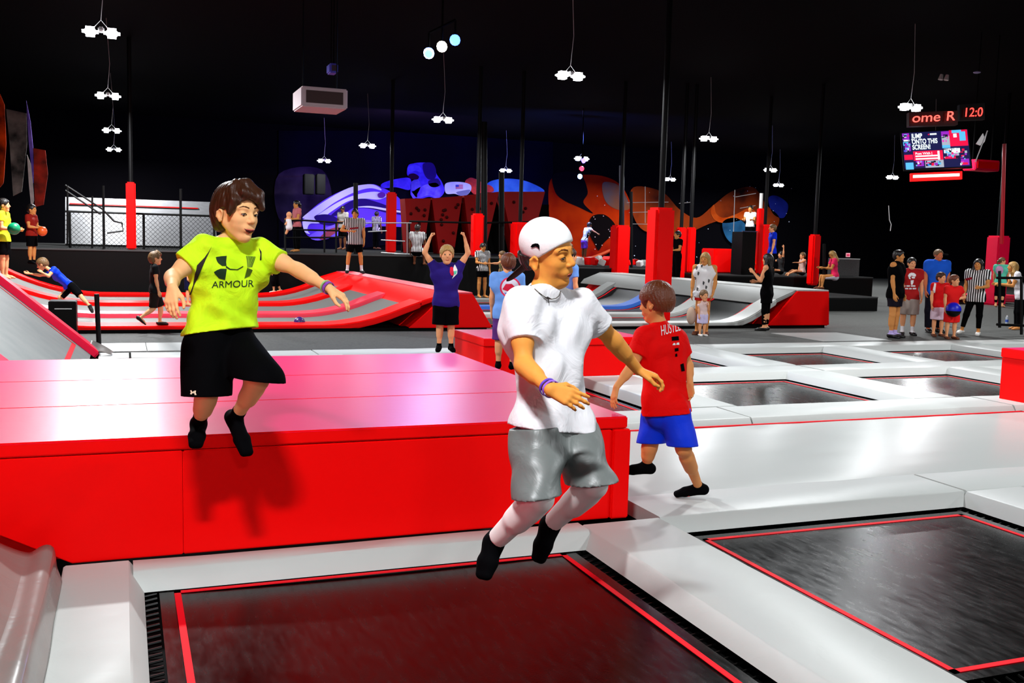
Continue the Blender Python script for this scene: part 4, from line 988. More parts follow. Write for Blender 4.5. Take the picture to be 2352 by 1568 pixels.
def sock_field(J,X,s,up=.09,o=.004,toe=True):
    Q,K_,T=J['A'+X],J['K'+X],J['T'+X]; S=Fld(); d=nz(K_-Q)
    S.rc(Q,Q+d*(up*s+.03),.033*s+o,.0345*s+o+.05*max(0,up-.1)*s,k=.02*s); foot(S,Q,T,s,o); S.cut(Q+d*up*s,d); return S
def legging_field(J,s,g,e,end=.9):
    T=Fld()
    for X in 'LR':
        A,K_,Q=J['P'+X],J['K'+X],J['A'+X]; f,_,_=torso_frame(J); kd=nz(K_-A); sd=nz(Q-K_); kb=nz(-(kd*-1+sd)) if np.linalg.norm(sd-kd)>.15 else -f; back=J.get('BK'+X,kb); a=Fld()
        a.rc(A,K_,.08*s*g+e,.052*s*g**.5+e,k=.05*s); a.rc(K_,Q,.05*s*g**.5+e,.031*s+e*1.4,k=.03*s)
        a.rc(K_+(Q-K_)*.2+back*.012*s,K_+(Q-K_)*.45+back*.012*s,.05*s*g**.5+e,.045*s*g**.5+e,k=.03*s); a.cut(K_+(Q-K_)*end,sd); T.join(a,.004)
    return T.wr(.0018*s,60/s,8)
def skel(base,Ht,yaw,arms=('down','down'),legs='stand',hp=0,hyaw=0,hpitch=0,s=None,lean=0):
    """standing skeleton: base floor point, height, yaw of the facing direction (world); arm poses by name or (upper,fore) local directions"""
    hh=.2+.018*(Ht-1.0)/.75; s=(Ht/1.72)**.85 if s is None else s
    c,n=math.cos(yaw),math.sin(yaw); Rz=np.array([[c,-n,0],[n,c,0],[0,0,1]])
    Wd=lambda v: Rz@np.array(v,float)
    b=np.array(base,float); J={}
    zh=.5*Ht
    ln=np.array([math.sin(lean),0,math.cos(lean)])
    P=np.array([0,0,zh]); sit=legs in('sit','sitlow')
    if sit: P=np.array([0,0,0.1*s])
    N=P+ln*(.325*Ht-.01); up=ln
    J['P']=P; J['N']=N; hs=hh/.22
    J['H']=N+ln*(.03*s+hh*.5)+np.array([.025*s,0,0])
    sw=.112*Ht*(1 if Ht>1.5 else .98)
    for X,y in (('L',1),('R',-1)):
        S=N+np.array([0,y*sw,0])-ln*.035*s; J['S'+X]=S
        a=arms[0 if X=='L' else 1]
        pre={'down':((.06,.12,-1),(.2,.02,-1)),'fwd':((.35,.12,-1),(1,-.1,.1)),'hip':((-.25,.75,-1),(.35,-.95,-.25)),'up':((.1,.45,1),(.05,.1,1)),'fold':((.25,.2,-1),(.75,-.9,.25)),'phone':((.3,.15,-1),(.9,-.15,.9)),'hold':((.2,.15,-1),(.9,-.4,-.1)),'reach':((.8,.3,-.3),(1,.1,.0)),'back':((-.35,.2,-1),(-.1,.05,-1)),'swing':((.4,.1,-1),(.7,0,-.5)),'out':((.1,1,-.35),(.1,.9,-.3))}
        if isinstance(a,str): a=pre[a]
        ud,fd=nz((a[0][0],a[0][1]*y,a[0][2])),nz((a[1][0],a[1][1]*y,a[1][2]))
        J['E'+X]=S+ud*.172*Ht; J['W'+X]=J['E'+X]+fd*.145*Ht
        h=np.array([0,y*.046*Ht,0]); A=P+h-np.array([0,0,.02*s]); J['P'+X]=A
        lg={'stand':((.02,.06,-1),(-.02,.0,-1)),'wide':((.03,.2,-1),(-.02,.08,-1)),'walk':((.35,.03,-1),(-.05,0,-1)) if y>0 else ((-.15,.03,-1),(-.45,0,-1)),'walk2':((.35,.03,-1),(-.05,0,-1)) if y<0 else ((-.15,.03,-1),(-.45,0,-1)),'sit':((1,.15,-.02),(.1,.05,-1)),'sitlow':((1,.2,.15),(.9,-.2,-.4)),'run':((.7,.03,-1),(-.5,0,-1)) if y>0 else ((-.3,.03,-1),(-1,0,-.5)),'weight':((.0,.03,-1),(-.0,0,-1)) if y>0 else ((.12,.22,-1),(.05,.2,-1))}
        q=lg[legs] if isinstance(legs,str) else legs[0 if X=='L' else 1]
        t,c2=nz((q[0][0],q[0][1]*y,q[0][2])),nz((q[1][0],q[1][1]*y,q[1][2]))
        J['K'+X]=A+t*.235*Ht; J['A'+X]=J['K'+X]+c2*.215*Ht
        td=nz((1,.18*y,-.25)) if c2[2]<-.8 else nz((c2[0]*-.2+.4,.1*y,c2[2])); J['T'+X]=J['A'+X]+td*.1*Ht
    low=min(J[k][2] for k in('TL','TR'))-.018*s if not sit else 0
    for k in list(J): J[k]=b+Wd(J[k]-np.array([0,0,low]))
    ha=yaw+hyaw; J['HF']=np.array([math.cos(ha)*math.cos(hpitch),math.sin(ha)*math.cos(hpitch),math.sin(hpitch)])
    J['hs']=hs; J['s']=s
    return J
SK1=skin('light',(.8,.36,.17)); SK2=skin('tan',(.62,.25,.07)); SK3=skin('dark',(.2,.07,.03))
BLACKC=mat('black_cloth',(.0015,.0015,.002),.85,.03)
def cloth(n,rgb,**k): return mat('cloth_'+n,rgb,.8,.12,bump=(45,.1),**k)
def facing(base,rel):
    """world yaw of someone turned rel degrees: 0 towards the camera, 90 to the right of the picture, 180 away"""
    t=math.atan2(-base[1],-base[0]); return t+math.radians(rel)
def figure(label,J,h,hsx=1.,shirt=None,bottom=None,socks=None,hair=None,skinm=SK1,g=1.,shoes=None,eyes=True,fine=False,cat='person',group=None,extra=None,sleeve=.5,hem=-.04,loose=.016,blen=.8,bloose=.03,tank=False,curl=None,sockup=.06,hthick=1.,waist=.08,wr=.005,fr=None,legs=True,palms=(None,None)):
    J['hs']*=hsx; J['H']=J['H']+np.array([0,0,.1*(hsx-1)*J['hs']]); s=J['s']; ft=(J['AL']+J['AR'])/2; zb=min(J['TL'][2],J['TR'][2],J['AL'][2],J['AR'][2])
    fdir,_,_=torso_frame(J)
    t=thing('person',label,cat,(ft[0],ft[1],zb-.02*s),math.atan2(fdir[1],fdir[0]),group)
    cu=curl or (None,None)
    B=body_field(J,s,g,fine,cu[0],cu[1],fr=fr or max(1.,h/.011),legs=legs,palmL=palms[0],palmR=palms[1]); R=hframe(J['HF']); head(B,J['H'],R,J['hs'],fine)
    fmesh('body',B,h,skinm,t)
    if shirt: fmesh('t_shirt' if not tank else 'tank_top',shirt_field(J,s,g,sleeve,hem,loose,tank=tank,seed=len(label),wr=wr),h,shirt,t)
    if bottom: fmesh('shorts' if blen<=1 else 'trousers',shorts_field(J,s,g,blen,bloose,waist=(hem+.03 if shirt else waist),seed=len(label)),h,bottom,t)
    if socks:
        for X in 'LR': fmesh('sock',sock_field(J,X,s,sockup),h*.8,socks,t)
    if shoes:
        for X in 'LR': fmesh('shoe',sock_field(J,X,s,.012,.009),h*.8,shoes,t)
    if hair: fmesh('hair',hairf(J['H'],R,J['hs'],hair[0],hthick,len(label)),h*.75,hair[1],t)
    if eyes:
        gp=lambda x,y,z:J['H']+J['hs']*(np.array([x,y,z])@R)
        for y in (-1,1):
            MB().sphere(gp(.084,y*.03,.006),.0085*J['hs'],8).build('eye',mat('eye_dark',(.01,.006,.005),.3,.4),t,smooth=True)
        MB().tube([gp(.083,-.02,-.06),gp(.091,0,-.065),gp(.083,.02,-.06)],.004*J['hs'],5).build('mouth',mat('lip_red',(.4,.06,.05),.6,.2),t,smooth=True)
    return t
# ------------------------------------------------------------------ prints laid on garments
def bvh_of(o):
    dg=bpy.context.evaluated_depsgraph_get(); bpy.context.view_layer.update(); e=o.evaluated_get(dg); me=e.to_mesh()
    MW=o.matrix_world; vs=[MW@v.co for v in me.vertices]; ps=[tuple(p.vertices) for p in me.polygons]; e.to_mesh_clear()
    return BVHTree.FromPolygons(vs,ps)
def print_on(o,name,polys,m,step=4,off=.003,parent=None,bv=None):
    """polygons drawn on the photograph's grid, laid on the cloth of o as a thin printed layer"""
    bv=bv or bvh_of(o); bm=bmesh.new()
    for pl in polys:
        if isinstance(pl,bpy.types.Mesh): bm.from_mesh(pl); continue
        vs=[bm.verts.new((x,y,0)) for x,y in pl]
        try: bm.faces.new(vs)
        except Exception: pass
    bmesh.ops.triangulate(bm,faces=bm.faces[:])
    xs=[v.co.x for v in bm.verts]; ys=[v.co.y for v in bm.verts]
    for ax,(a,b) in enumerate(((min(xs),max(xs)),(min(ys),max(ys)))):
        q=a+step
        while q<b:
            co=(q,0,0) if ax==0 else (0,q,0); no=(1,0,0) if ax==0 else (0,1,0)
            bmesh.ops.bisect_plane(bm,geom=bm.verts[:]+bm.edges[:]+bm.faces[:],plane_co=co,plane_no=no); q+=step
    dead=[]
    for v in bm.verts:
        d=Vector(ray(v.co.x,v.co.y)).normalized(); h,n,_,_=bv.ray_cast(Vector(EYE),d)
        if h is None: dead.append(v); continue
        if n.dot(d)>0: n=-n
        v.co=h+n*off
    bmesh.ops.delete(bm,geom=dead,context='VERTS')
    if not bm.faces: bm.free(); return None
    me=bpy.data.meshes.new(name); bm.to_mesh(me); bm.free(); me.materials.append(m)
    p=parent or o; ob=bpy.data.objects.new(name,me); C.objects.link(ob); ob.parent=p
    bpy.context.view_layer.update(); me.transform(p.matrix_world.inverted()); return ob
def ptext(s,x,y,ux,uy,vx,vy):
    """lettering as a flat mesh on the photograph's grid: origin, advance of the whole word, height vector"""
    me=text(s,'lettering',None,1,WHITE,None,None,ext=0)
    w=max(v.co.x for v in me.vertices)-min(v.co.x for v in me.vertices); x0=min(v.co.x for v in me.vertices)
    for v in me.vertices:
        a=(v.co.x-x0)/w; b=v.co.y/.72; v.co=(x+ux*a+vx*b,y+uy*a+vy*b,0)
    return me
def sc(pts,ox,oy,k): return [(ox+x*k,oy+y*k) for x,y in pts]
def ring(name,c,ax,r,th,m,parent,fl=1.,wd=None):
    ax=nz(ax); a=nz(np.cross(ax,(.3,.2,.9))); b=np.cross(ax,a); wd=wd or th*2; vs=[];fs=[]; n=28
    sec=[(r,-wd),(r+th,-wd),(r+th,wd),(r,wd)]
    for i in range(n):
        q=a*math.cos(6.2832*i/n)+b*math.sin(6.2832*i/n)*fl
        for (R_,h_) in sec: vs.append(c+q*R_+ax*h_)
    for i in range(n):
        for k in range(4): fs.append((i*4+k,((i+1)%n)*4+k,((i+1)%n)*4+(k+1)%4,i*4+(k+1)%4))
    return MB().add(vs,fs).build(name,m,parent,smooth=True)
camv=lambda r,d,f: nz(CM[0]*r+CM[1]*d+CM[2]*f)      # right, down, away
HAIRB=mat('hair_brown',(.045,.013,.004),.45,.35,bump=(90,.1)); HAIRD=mat('hair_dark',(.008,.005,.004),.4,.5); HAIRR=mat('hair_red_brown',(.14,.032,.008),.4,.4,bump=(90,.3)); HAIRY=mat('hair_blond',(.42,.24,.07),.45,.4,bump=(90,.3)); HAIRM=mat('hair_sandy',(.16,.085,.03),.45,.4,bump=(90,.3))
BROWM=mat('brow_brown',(.1,.035,.012),.7,.1); LIP=mat('lip_pink',(.6,.1,.08),.4,.3)
FINE=.0032
# ================================================================== the boy in the white cap
def cap_boy():
    J=dict(N=ad(1250,676,3.62),P=ad(1272,985,3.62),SR=ad(1196,700,3.53),SL=ad(1334,704,3.73),H=ad(1259,583,3.6),
        ER=ad(1203,838,3.45),WR=ad(1262,893,3.29),EL=ad(1405,778,3.83),WL=ad(1466,850,3.93),
        PR=ad(1233,1003,3.55),PL=ad(1314,1000,3.68),KR=ad(1236,1143,3.42),AR=ad(1133,1246,3.62),TR=ad(1112,1318,3.58),
        KL=ad(1362,1112,3.55),AL=ad(1262,1206,3.78),TL=ad(1238,1280,3.76))
    J['HDR']=camv(.92,.38,-.05); J['HDL']=camv(.93,.3,.1); J['THR']=camv(.1,-1,.1); J['THL']=camv(-.2,.6,-.8)
    s=.87; J['HF']=camv(.83,.2,-.53); J['hs']=.99; J['s']=s; skn=skin('cap_boy',(.74,.3,.055))
    f,_,_=torso_frame(J)
    t=thing('person','boy in a white backwards cap, white shirt and grey shorts leaping above the nearest trampoline','person',tuple(ad(1190,1330,3.6)),math.atan2(f[1],f[0]))
    R=hframe(J['HF'],roll=.2); B=body_field(J,s,.95,True,(.5,.6,.62,.66),(.14,.2,.24,.3),palmR=camv(-.1,.3,1),palmL=camv(-.35,.9,.1),legs=True)
    head(B,J['H'],R,J['hs'],True,ez=-.012,es=.88); fmesh('body',B,FINE,skn,t,1)
    face_parts(t,B,J['H'],R,J['hs'],skn,'dark',mat('lip_cap',(.5,.085,.05),.35,.4),mat('brow_dark',(.16,.05,.012),.7,.1),FINE,open_=.003,look=(-.2,-.7),lid=.5)
    sh=fmesh('t_shirt',shirt_field(J,s,.97,.6,-.0,.02,.02,neck=.058,wr=.011,wf=40,seed=5,hfl=1.9,hemn=camv(-.14,1,0)),.0042,mat('cloth_white',(.78,.77,.8),.75,.15,bump=(8,.6,1.2)),t)
    fmesh('shorts',shorts_field(J,s,1.0,.98,.034,wr=.01,seed=4,waist=.02,flare=.95,wf=30,hems={'R':camv(.1,1,0),'L':camv(.1,1,0)}),.0045,mat('satin_grey',(.135,.15,.145),.42,.5,bump=(5,.4,2.)),t)
    lg=legging_field(J,s,.95,.006,.9)
    fmesh('leggings',lg,.0042,mat('cloth_legging',(.88,.82,.8),.6,.2),t)
    for X in 'LR': fmesh('sock',sock_field(J,X,s,.075,.004),.004,BLACKC,t)
    for k,(c,m) in enumerate((((1266,893),mat('band_violet',(.3,.12,.75),.4,.3)),((1259,889),mat('band_indigo',(.12,.05,.5),.4,.3)))):
        ring('wristband',ad(*c,3.30+.004*k),J['WR']-J['ER'],.0285,.003,m,t,wd=.0045)
    # cap
    c,hs=J['H'],J['hs']; g=lambda x,y,z:c+hs*(np.array([x,y,z])@R)
    K=Fld(); K.ell(g(-.012,0,.042),np.array((.103,.087,.092))*hs,R); nrm=nz(np.array((.72,0,-1.))@R); K.cut(g(.09,0,.062),nrm)
    cap=fmesh('cap',K,.0035,mat('cap_white',(.85,.85,.85),.75,.1,bump=(120,.08)),t)
    br=Fld(); br.flat(g(-.085,0,-.05),g(-.14,0,-.1),.055*hs,.045*hs,nz(np.array((-.72,0,.7))@R),.14)
    fmesh('cap_brim',br,.0035,mat('brim_brown',(.025,.006,.004),.7,.1),cap)
    hb=hairf(c,R,hs,'short',.5,3,True); hb.cut(g(-.022,0,0),R[0]); hb.cut(g(0,0,.0),R[2]); fmesh('hair',hb,.0035,HAIRD,t)
    bv=bvh_of(cap)
    print_on(cap,'cap_mark',[sc([(585,425),(605,395),(640,385),(670,388),(685,410),(685,455),(665,430),(640,420),(610,432)],1100,480,.204)],BLACKC,3,bv=bv)
    bs=bvh_of(sh); pts=[]
    for x,y in [(1219,655),(1229,664),(1238,672),(1247,679),(1255,684),(1266,687),(1277,685),(1284,679),(1288,668)]:
        d=Vector(ray(x,y)).normalized(); h,n,_,_=bs.ray_cast(Vector(EYE),d)
        if h: pts.append(np.array(h-d*.006))
    if len(pts)>3:
        nk=MB().tube(pts,.0016,6).build('necklace',mat('silver_chain',(.25,.22,.18),.25,.5,metal=1),t,smooth=True)
        print_on(sh,'pendant',[[(1247,684),(1255,681),(1265,686),(1256,688)],[(1256,686),(1258,686),(1258,696),(1256,696)]],mat('pendant_dark',(.02,.012,.01),.4,.4),3,.006,parent=nk,bv=bs)
cap_boy()
# ================================================================== the smiling boy in yellow
def yellow_boy():
    D=4.85
    J=dict(N=ad(534,556,D-.02),P=ad(506,790,D+.02),SR=ad(464,577,D-.12),SL=ad(597,580,D+.08),H=ad(544,489,D-.08),
        ER=ad(396,636,D-.2),WR=ad(396,660,D-.42),EL=ad(683,619,D+.02),WL=ad(757,663,D-.12),
        PR=ad(476,800,D-.05),PL=ad(537,800,D+.06),KR=ad(474,909,D-.1),AR=ad(456,972,D+.1),TR=ad(450,1020,D-.02),
        KL=ad(592,873,D-.12),AL=ad(539,962,D+.12),TL=ad(566,1038,D+.02))
    J['HDR']=camv(.05,.9,-.4); J['HDL']=camv(.85,.5,-.1); J['THR']=camv(1,.1,-.2); J['THL']=camv(-.1,.75,-.6)
    s=.92; J['HF']=camv(.80,.2,-.56); J['hs']=1.14; J['s']=s; skn=skin('yellow_boy',(.9,.5,.22)); f,_,u=torso_frame(J)
    t=thing('person','smiling boy in a neon yellow shirt and black shorts stepping off the red platform','person',tuple(ad(500,1045,D)),math.atan2(f[1],f[0]))
    R=hframe(J['HF'],roll=-.03); B=body_field(J,s,1.02,True,(.35,.42,.5,.55),(.3,.36,.4,.5),palmR=camv(.3,.2,1),palmL=camv(-.4,.9,.25))
    head(B,J['H'],R,J['hs'],True,ez=-.006,es=.85); fmesh('body',B,.0034,skn,t,1)
    face_parts(t,B,J['H'],R,J['hs'],skn,'brown',mat('lip_rose',(.62,.12,.09),.4,.3),BROWM,FINE,smile=1,open_=.0065,look=(-.3,-.6),lid=.42)
    NEON=mat('cloth_neon',(.62,1.0,.012),.75,.15,bump=(7,.7,1.2))
    sh=fmesh('t_shirt',shirt_field(J,s,1.04,.55,.068,.024,.022,neck=.06,wr=.013,wf=42,seed=11,hfl=2.4,hemn=camv(.14,1,0)),.005,NEON,t)
    fmesh('shorts',shorts_field(J,s,1.05,1.0,.05,wr=.006,seed=6,waist=.112,flare=1.15,wf=22,hems={'R':camv(0,1,0),'L':camv(-.12,1,0)}),.005,BLACKC,t)
    for X in 'LR': fmesh('sock',sock_field(J,X,s,.095,.004),.0045,BLACKC,t)
    hb=hairf(J['H'],R,J['hs'],'mop',1.15,9,True); fmesh('hair',hb,.0036,HAIRB,t)
    ring('wristband',J['WL']+(J['EL']-J['WL'])*.04,J['WL']-J['EL'],.0285,.003,mat('band_purple',(.25,.05,.5),.4,.3),t,wd=.007)
    ring('wristband',J['WL']+(J['EL']-J['WL'])*.11,J['WL']-J['EL'],.0295,.003,mat('band_green',(.3,.6,.25),.4,.3),t,wd=.004)
    bs=bvh_of(sh); O=(360,400,.2551); INK=mat('print_dark',(.012,.035,.012),.6,.2)
    L=[sc(p,*O) for p in ([(530,745),(575,738),(628,735),(622,790),(625,826),(585,826),(552,800),(536,772)],[(575,850),(628,852),(622,900),(614,950),(560,935),(528,900),(513,880),(540,862)],[(620,825),(660,852),(720,855),(775,825),(778,832),(725,862),(655,862),(620,840)])]
    def hatch(a,b,c,d,n):
        out=[]
        for i in range(n):
            q0,q1=i/n,(i+.62)/n; l=lambda p,q,w:(p[0]+(q[0]-p[0])*w,p[1]+(q[1]-p[1])*w)
            out.append(sc([l(a,b,q0),l(a,b,q1),l(d,c,q1),l(d,c,q0)],*O))
        return out
    L+=hatch((803,735),(892,742),(860,838),(816,838),9)+hatch((816,840),(866,862),(840,915),(786,942),9)
    print_on(sh,'chest_print',L,INK,4,bv=bs)
    print_on(sh,'chest_lettering',[ptext('ARMOUR',486,661,96,-3,1,-16)],INK,4,bv=bs)
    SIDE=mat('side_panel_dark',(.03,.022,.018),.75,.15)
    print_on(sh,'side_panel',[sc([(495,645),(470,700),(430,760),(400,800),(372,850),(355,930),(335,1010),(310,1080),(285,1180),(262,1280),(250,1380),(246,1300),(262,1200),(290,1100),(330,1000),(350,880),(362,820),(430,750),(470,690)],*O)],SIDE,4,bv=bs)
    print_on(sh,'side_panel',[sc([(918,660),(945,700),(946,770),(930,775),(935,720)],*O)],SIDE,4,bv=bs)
    so=[o for o in t.children if o.name.startswith('shorts')][0]
    print_on(so,'shorts_mark',[sc(p,360,720,.2168) for p in ([(358,815),(372,812),(380,830),(405,832),(408,815),(420,818),(416,838),(424,862),(405,864),(402,845),(382,843),(372,858),(358,852),(366,834)],)],mat('mark_cream',(.8,.7,.5),.6,.2),2)
yellow_boy()
# ================================================================== the boy in the red shirt, from behind
def red_boy():
    D=6.5
    J=dict(N=ad(1515,752,D),P=ad(1530,930,D+.02),SL=ad(1479,772,D-.08),SR=ad(1555,778,D+.06),H=ad(1506,695,D-.02),
        EL=ad(1452,842,D-.12),WL=ad(1416,888,D-.18),ER=ad(1580,838,D+.1),WR=ad(1585,880,D+.02),
        PL=ad(1548,950,D-.04),PR=ad(1512,950,D+.1),KL=ad(1570,1030,D-.06),AL=az(1605,1143,0)+np.array([0,0,.068]),TL=az(1605,1143,0)+np.array([-CM[0][0]*.15,-CM[0][1]*.15,.022]),
        KR=ad(1493,1022,D+.1),AR=ad(1484,1072,D+.16),TR=ad(1484,1072,D+.16)+np.array([-CM[0][0]*.14,-CM[0][1]*.14,-.035]))
    J['HDL']=camv(-.25,1,-.1); J['HDR']=camv(0,1,-.1); J['THL']=camv(-1,0,-.2); J['THR']=camv(-1,0,-.5)
    s=.88; J['HF']=camv(-.78,.12,.6); J['hs']=1.06; J['s']=s; skn=skin('red_boy',(.74,.3,.1)); f,_,u=torso_frame(J)
    t=thing('person','boy in a red shirt and blue shorts seen from behind, walking on the grey pad','person',tuple(az(1575,1150,0)),math.atan2(f[1],f[0]))
    R=hframe(J['HF']); B=body_field(J,s,1.12,True,(.2,.28,.3,.35),(.35,.4,.5,.6),palmL=camv(1,.2,.5),palmR=camv(-.5,0,-.6))
    head(B,J['H'],R,J['hs'],True); fmesh('body',B,.0048,skn,t,2)
    RC=mat('cloth_red',(.8,.0,.0),.75,.12,bump=(8,.5,1.2))
    sh=fmesh('t_shirt',shirt_field(J,s,1.12,.62,-.06,.024,.022,wr=.009,wf=36,seed=21,hfl=2.),.006,RC,t)
    fmesh('shorts',shorts_field(J,s,1.1,.93,.034,wr=.008,seed=16,waist=-.03,flare=1.15,wf=24,hems={'R':camv(0,1,0),'L':camv(0,1,0)}),.006,mat('cloth_blue',(.0,.035,.75),.6,.2,bump=(12,.3)),t)
    for X in 'LR': fmesh('sock',sock_field(J,X,s,.055,.004),.0055,BLACKC,t)
    fmesh('hair',hairf(J['H'],R,J['hs'],'short',1.5,5,True),.0048,HAIRR,t)
    bs=bvh_of(sh); O=(1340,600,.37); WI=mat('print_white',(.8,.8,.8),.6,.2)
    print_on(sh,'back_lettering',[ptext('HUSTLE',1519,771,44,-12,-2,-24)],WI,3,bv=bs)
    print_on(sh,'back_print',[sc(p,*O) for p in ([(546,470),(590,465),(592,490),(548,494)],[(565,540),(588,536),(590,555),(566,560)],[(600,640),(620,632),(628,680),(606,684)],[(568,575),(580,570),(582,590),(568,592)])],BLACKC,3,bv=bs)
    print_on(sh,'back_print',[sc(p,*O) for p in ([(551,520),(558,508),(568,507),(570,520)],[(574,518),(578,506),(592,504),(594,518)],[(632,698),(640,692),(655,715),(652,726)])],WI,3,bv=bs)
    print_on([o for o in t.children if o.name.startswith('sock')][0],'sock_mark',[sc([(635,1460),(655,1452),(668,1462),(650,1470)],*O)],mat('mark_red',(.6,.01,.01),.6,.2),2)
red_boy()
#@@CROWD
# ================================================================== the crowd
REFS=stripes('referee_stripes',(.75,.75,.75),(.004,.004,.004),.045,.5)
def at(px,py,z=0,dist=None): return az(px,py,z) if dist is None else ad(px,py,dist)
def person(label,pos,Ht,rel,arms=('down','down'),legs='stand',hyaw=0,hp=0,lean=0,**k):
    d=float(np.dot(np.array(pos)-EYE,CM[2])); J=skel(pos,Ht,facing(pos,rel),arms,legs,hyaw=math.radians(hyaw),hpitch=hp,lean=lean)
    return figure(label,J,k.pop('h',max(.0085,d*.00052)),**k)
def sub(t,n): return [o for o in t.children if o.name.startswith(n)][0]
C_=cloth
WHS=C_('white',(.75,.75,.78)); NAVY=C_('navy',(.02,.008,.16)); DKB=C_('dark_blue',(.004,.005,.03)); LBL=C_('light_blue',(.16,.36,.85)); PURS=C_('purple_short',(.11,.03,.2)); REDC=C_('plain_red',(.6,.006,.008)); KHAKI=C_('khaki',(.33,.27,.24)); ROYAL=C_('royal',(.01,.1,.62)); PINKC=C_('pink',(.75,.02,.1)); MINT=C_('mint',(.12,.6,.42)); YEL=C_('yellow',(.6,.75,.02)); BLU2=C_('blue',(.01,.07,.55)); BLUD=C_('deep_blue',(.0,.01,.3)); MAROON=C_('maroon',(.35,.01,.01)); ROSE=C_('rose',(.55,.14,.16)); OR=C_('orange',(.75,.08,.01)); DKG=C_('dark_grey',(.02,.02,.022)); BROWNP=C_('brown',(.1,.03,.008))
SHOE=mat('shoe_black',(.004,.004,.004),.4,.4); SHOEW=mat('shoe_white',(.7,.68,.64),.5,.3); SAND=mat('sandal_brown',(.12,.035,.015),.6,.2)
INKW=mat('print_white2',(.8,.8,.8),.6,.2)
# --- jumper
P=ad(1022,806,13.0)
t=person('cheering blond boy in navy shirt and black shorts jumping with both fists raised',P,1.36,4,(((.08,.62,1),(.05,-.25,1)),((.05,.72,1),(.05,-.35,1))),(((.03,.03,-1),(-.06,.02,-1)),((.03,.03,-1),(-.06,.02,-1))),shirt=NAVY,bottom=BLACKC,socks=BLACKC,hair=('short',HAIRY),g=1.12,hem=-.12,blen=.98,bloose=.05,loose=.036,hsx=1.1,curl=((1.3,1.4,1.4,1.4),(1.3,1.4,1.4,1.4)),h=.0085,sleeve=.42,sockup=.07)
print_on(sub(t,'t_shirt'),'chest_print',[sc([(365,495),(385,490),(405,510),(410,545),(395,580),(375,575),(362,545)],950,500,.2295)],mat('print_red',(.7,.01,.05),.6,.2),3)
print_on(sub(t,'t_shirt'),'chest_print',[sc([(398,500),(412,468),(425,490),(438,520),(435,560),(405,590),(385,610),(400,575),(412,545),(398,530)],950,500,.2295)],INKW,3,.004)
print_on(sub(t,'t_shirt'),'chest_print',[sc([(400,535),(432,530),(425,562),(405,570)],950,500,.2295)],mat('print_green',(.1,.6,.4),.6,.2),3,.005)
# --- light blue shirt
P=ad(1160,848,11.7)
t=person('boy in a light blue shirt with a round back print, seen from behind, purple shorts',P,1.36,172,('down','down'),'stand',hyaw=25,shirt=LBL,bottom=PURS,socks=BLACKC,hair=('short',HAIRR),g=1.1,hem=-.1,blen=.98,bloose=.03,h=.0085,hthick=1.3)
o=sub(t,'t_shirt'); bv=bvh_of(o); cc=lambda r,n=20,fx=1:[(1172+r*fx*math.cos(6.28*i/n),660+r*math.sin(6.28*i/n)) for i in range(n)]
print_on(o,'back_print',[cc(24)],mat('print_ring',(.75,.03,.1),.6,.2),3,.003,bv=bv); print_on(o,'back_print',[cc(20)],mat('print_pale',(.75,.75,.9),.6,.2),3,.005,bv=bv)
print_on(o,'back_print',[[(1154,664),(1162,652),(1170,660),(1176,652),(1190,665),(1176,670),(1164,668)]],mat('print_red',(.7,.01,.05),.6,.2),3,.007,bv=bv); print_on(o,'back_print',[[(1158,672),(1188,672),(1184,678),(1164,679)]],mat('print_blue',(.1,.2,.7),.6,.2),3,.007,bv=bv)
person('child in light blue, mostly hidden behind the face of the boy in the white cap',ad(1300,800,14),1.42,120,shirt=LBL,bottom=DKB,hair=('short',HAIRB),socks=BLACKC,hem=-.1)
# --- dodgeball side
person('boy in dark shirt and shorts walking on the front strip of the dodgeball court',az(356,747,.125),1.25,95,('down','down'),((((.35,.05,-1),(-.05,0,-1))),((-.1,.03,-1),(-.95,0,-.75))),shirt=C_('faded_black',(.006,.006,.007)),bottom=BROWNP if False else C_('black_brown',(.012,.006,.005)),hair=('mop',HAIRM),shoes=SHOE,blen=.98,hem=-.08)
def runner():
    D=18.6; s=.72
    J=dict(N=ad(118,622,D),P=ad(160,655,D),SL=ad(119,628,D+.1),SR=ad(124,618,D-.14),H=ad(97,607,D),EL=ad(92,632,D+.1),WL=ad(68,628,D+.05),ER=ad(112,634,D-.25),WR=ad(98,626,D-.3),
        PL=ad(158,662,D+.07),PR=ad(166,658,D-.07),KL=ad(138,683,D),AL=ad(142,702,D+.15),TL=ad(130,708,D+.1),KR=ad(186,680,D-.1),AR=ad(206,702,D-.1),TR=ad(212,716,D-.1))
    J['HF']=camv(-.9,.4,-.1); J['hs']=.98; J['s']=s
    t=figure('boy in a blue shirt diving forward over the left ramp of the dodgeball court',J,.0095,shirt=BLU2,bottom=BLACKC,shoes=SHOE,hair=('short',HAIRM),hem=-.03,blen=.9)
runner()
person('child in purple and navy half hidden behind the smiling boy\'s elbow',az(436,702,.13),1.3,60,shirt=C_('lilac',(.5,.38,.75)),bottom=DKB,hair=('short',HAIRB),hem=-.02,blen=.95)
t=person('child stretching an arm out behind the smiling boy\'s shirt',az(545,733,.13),1.2,80,((( .2,.6,-1),(.5,.3,-1)),((.8,.3,-.5),(.8,.2,-.6))),shirt=DKG,bottom=BLACKC,hair=('short',HAIRB),skinm=skin('flush',(.75,.2,.07)))
person('player in an orange top bending by the black wall behind the dodgeball court',ad(634,672,27.6),1.25,-70,('swing','back'),'walk',lean=.35,shirt=OR,bottom=BLACKC,hair=('short',HAIRB),shoes=SHOEW,hem=.0,blen=1.5)
t=person('boy in a yellow shirt at the left edge holding a green ball',ad(10,640,17.4),1.4,70,('hold','hold'),'stand',hyaw=10,shirt=YEL,bottom=BLACKC,hair=('short',HAIRD),g=1.0,hem=-.06)
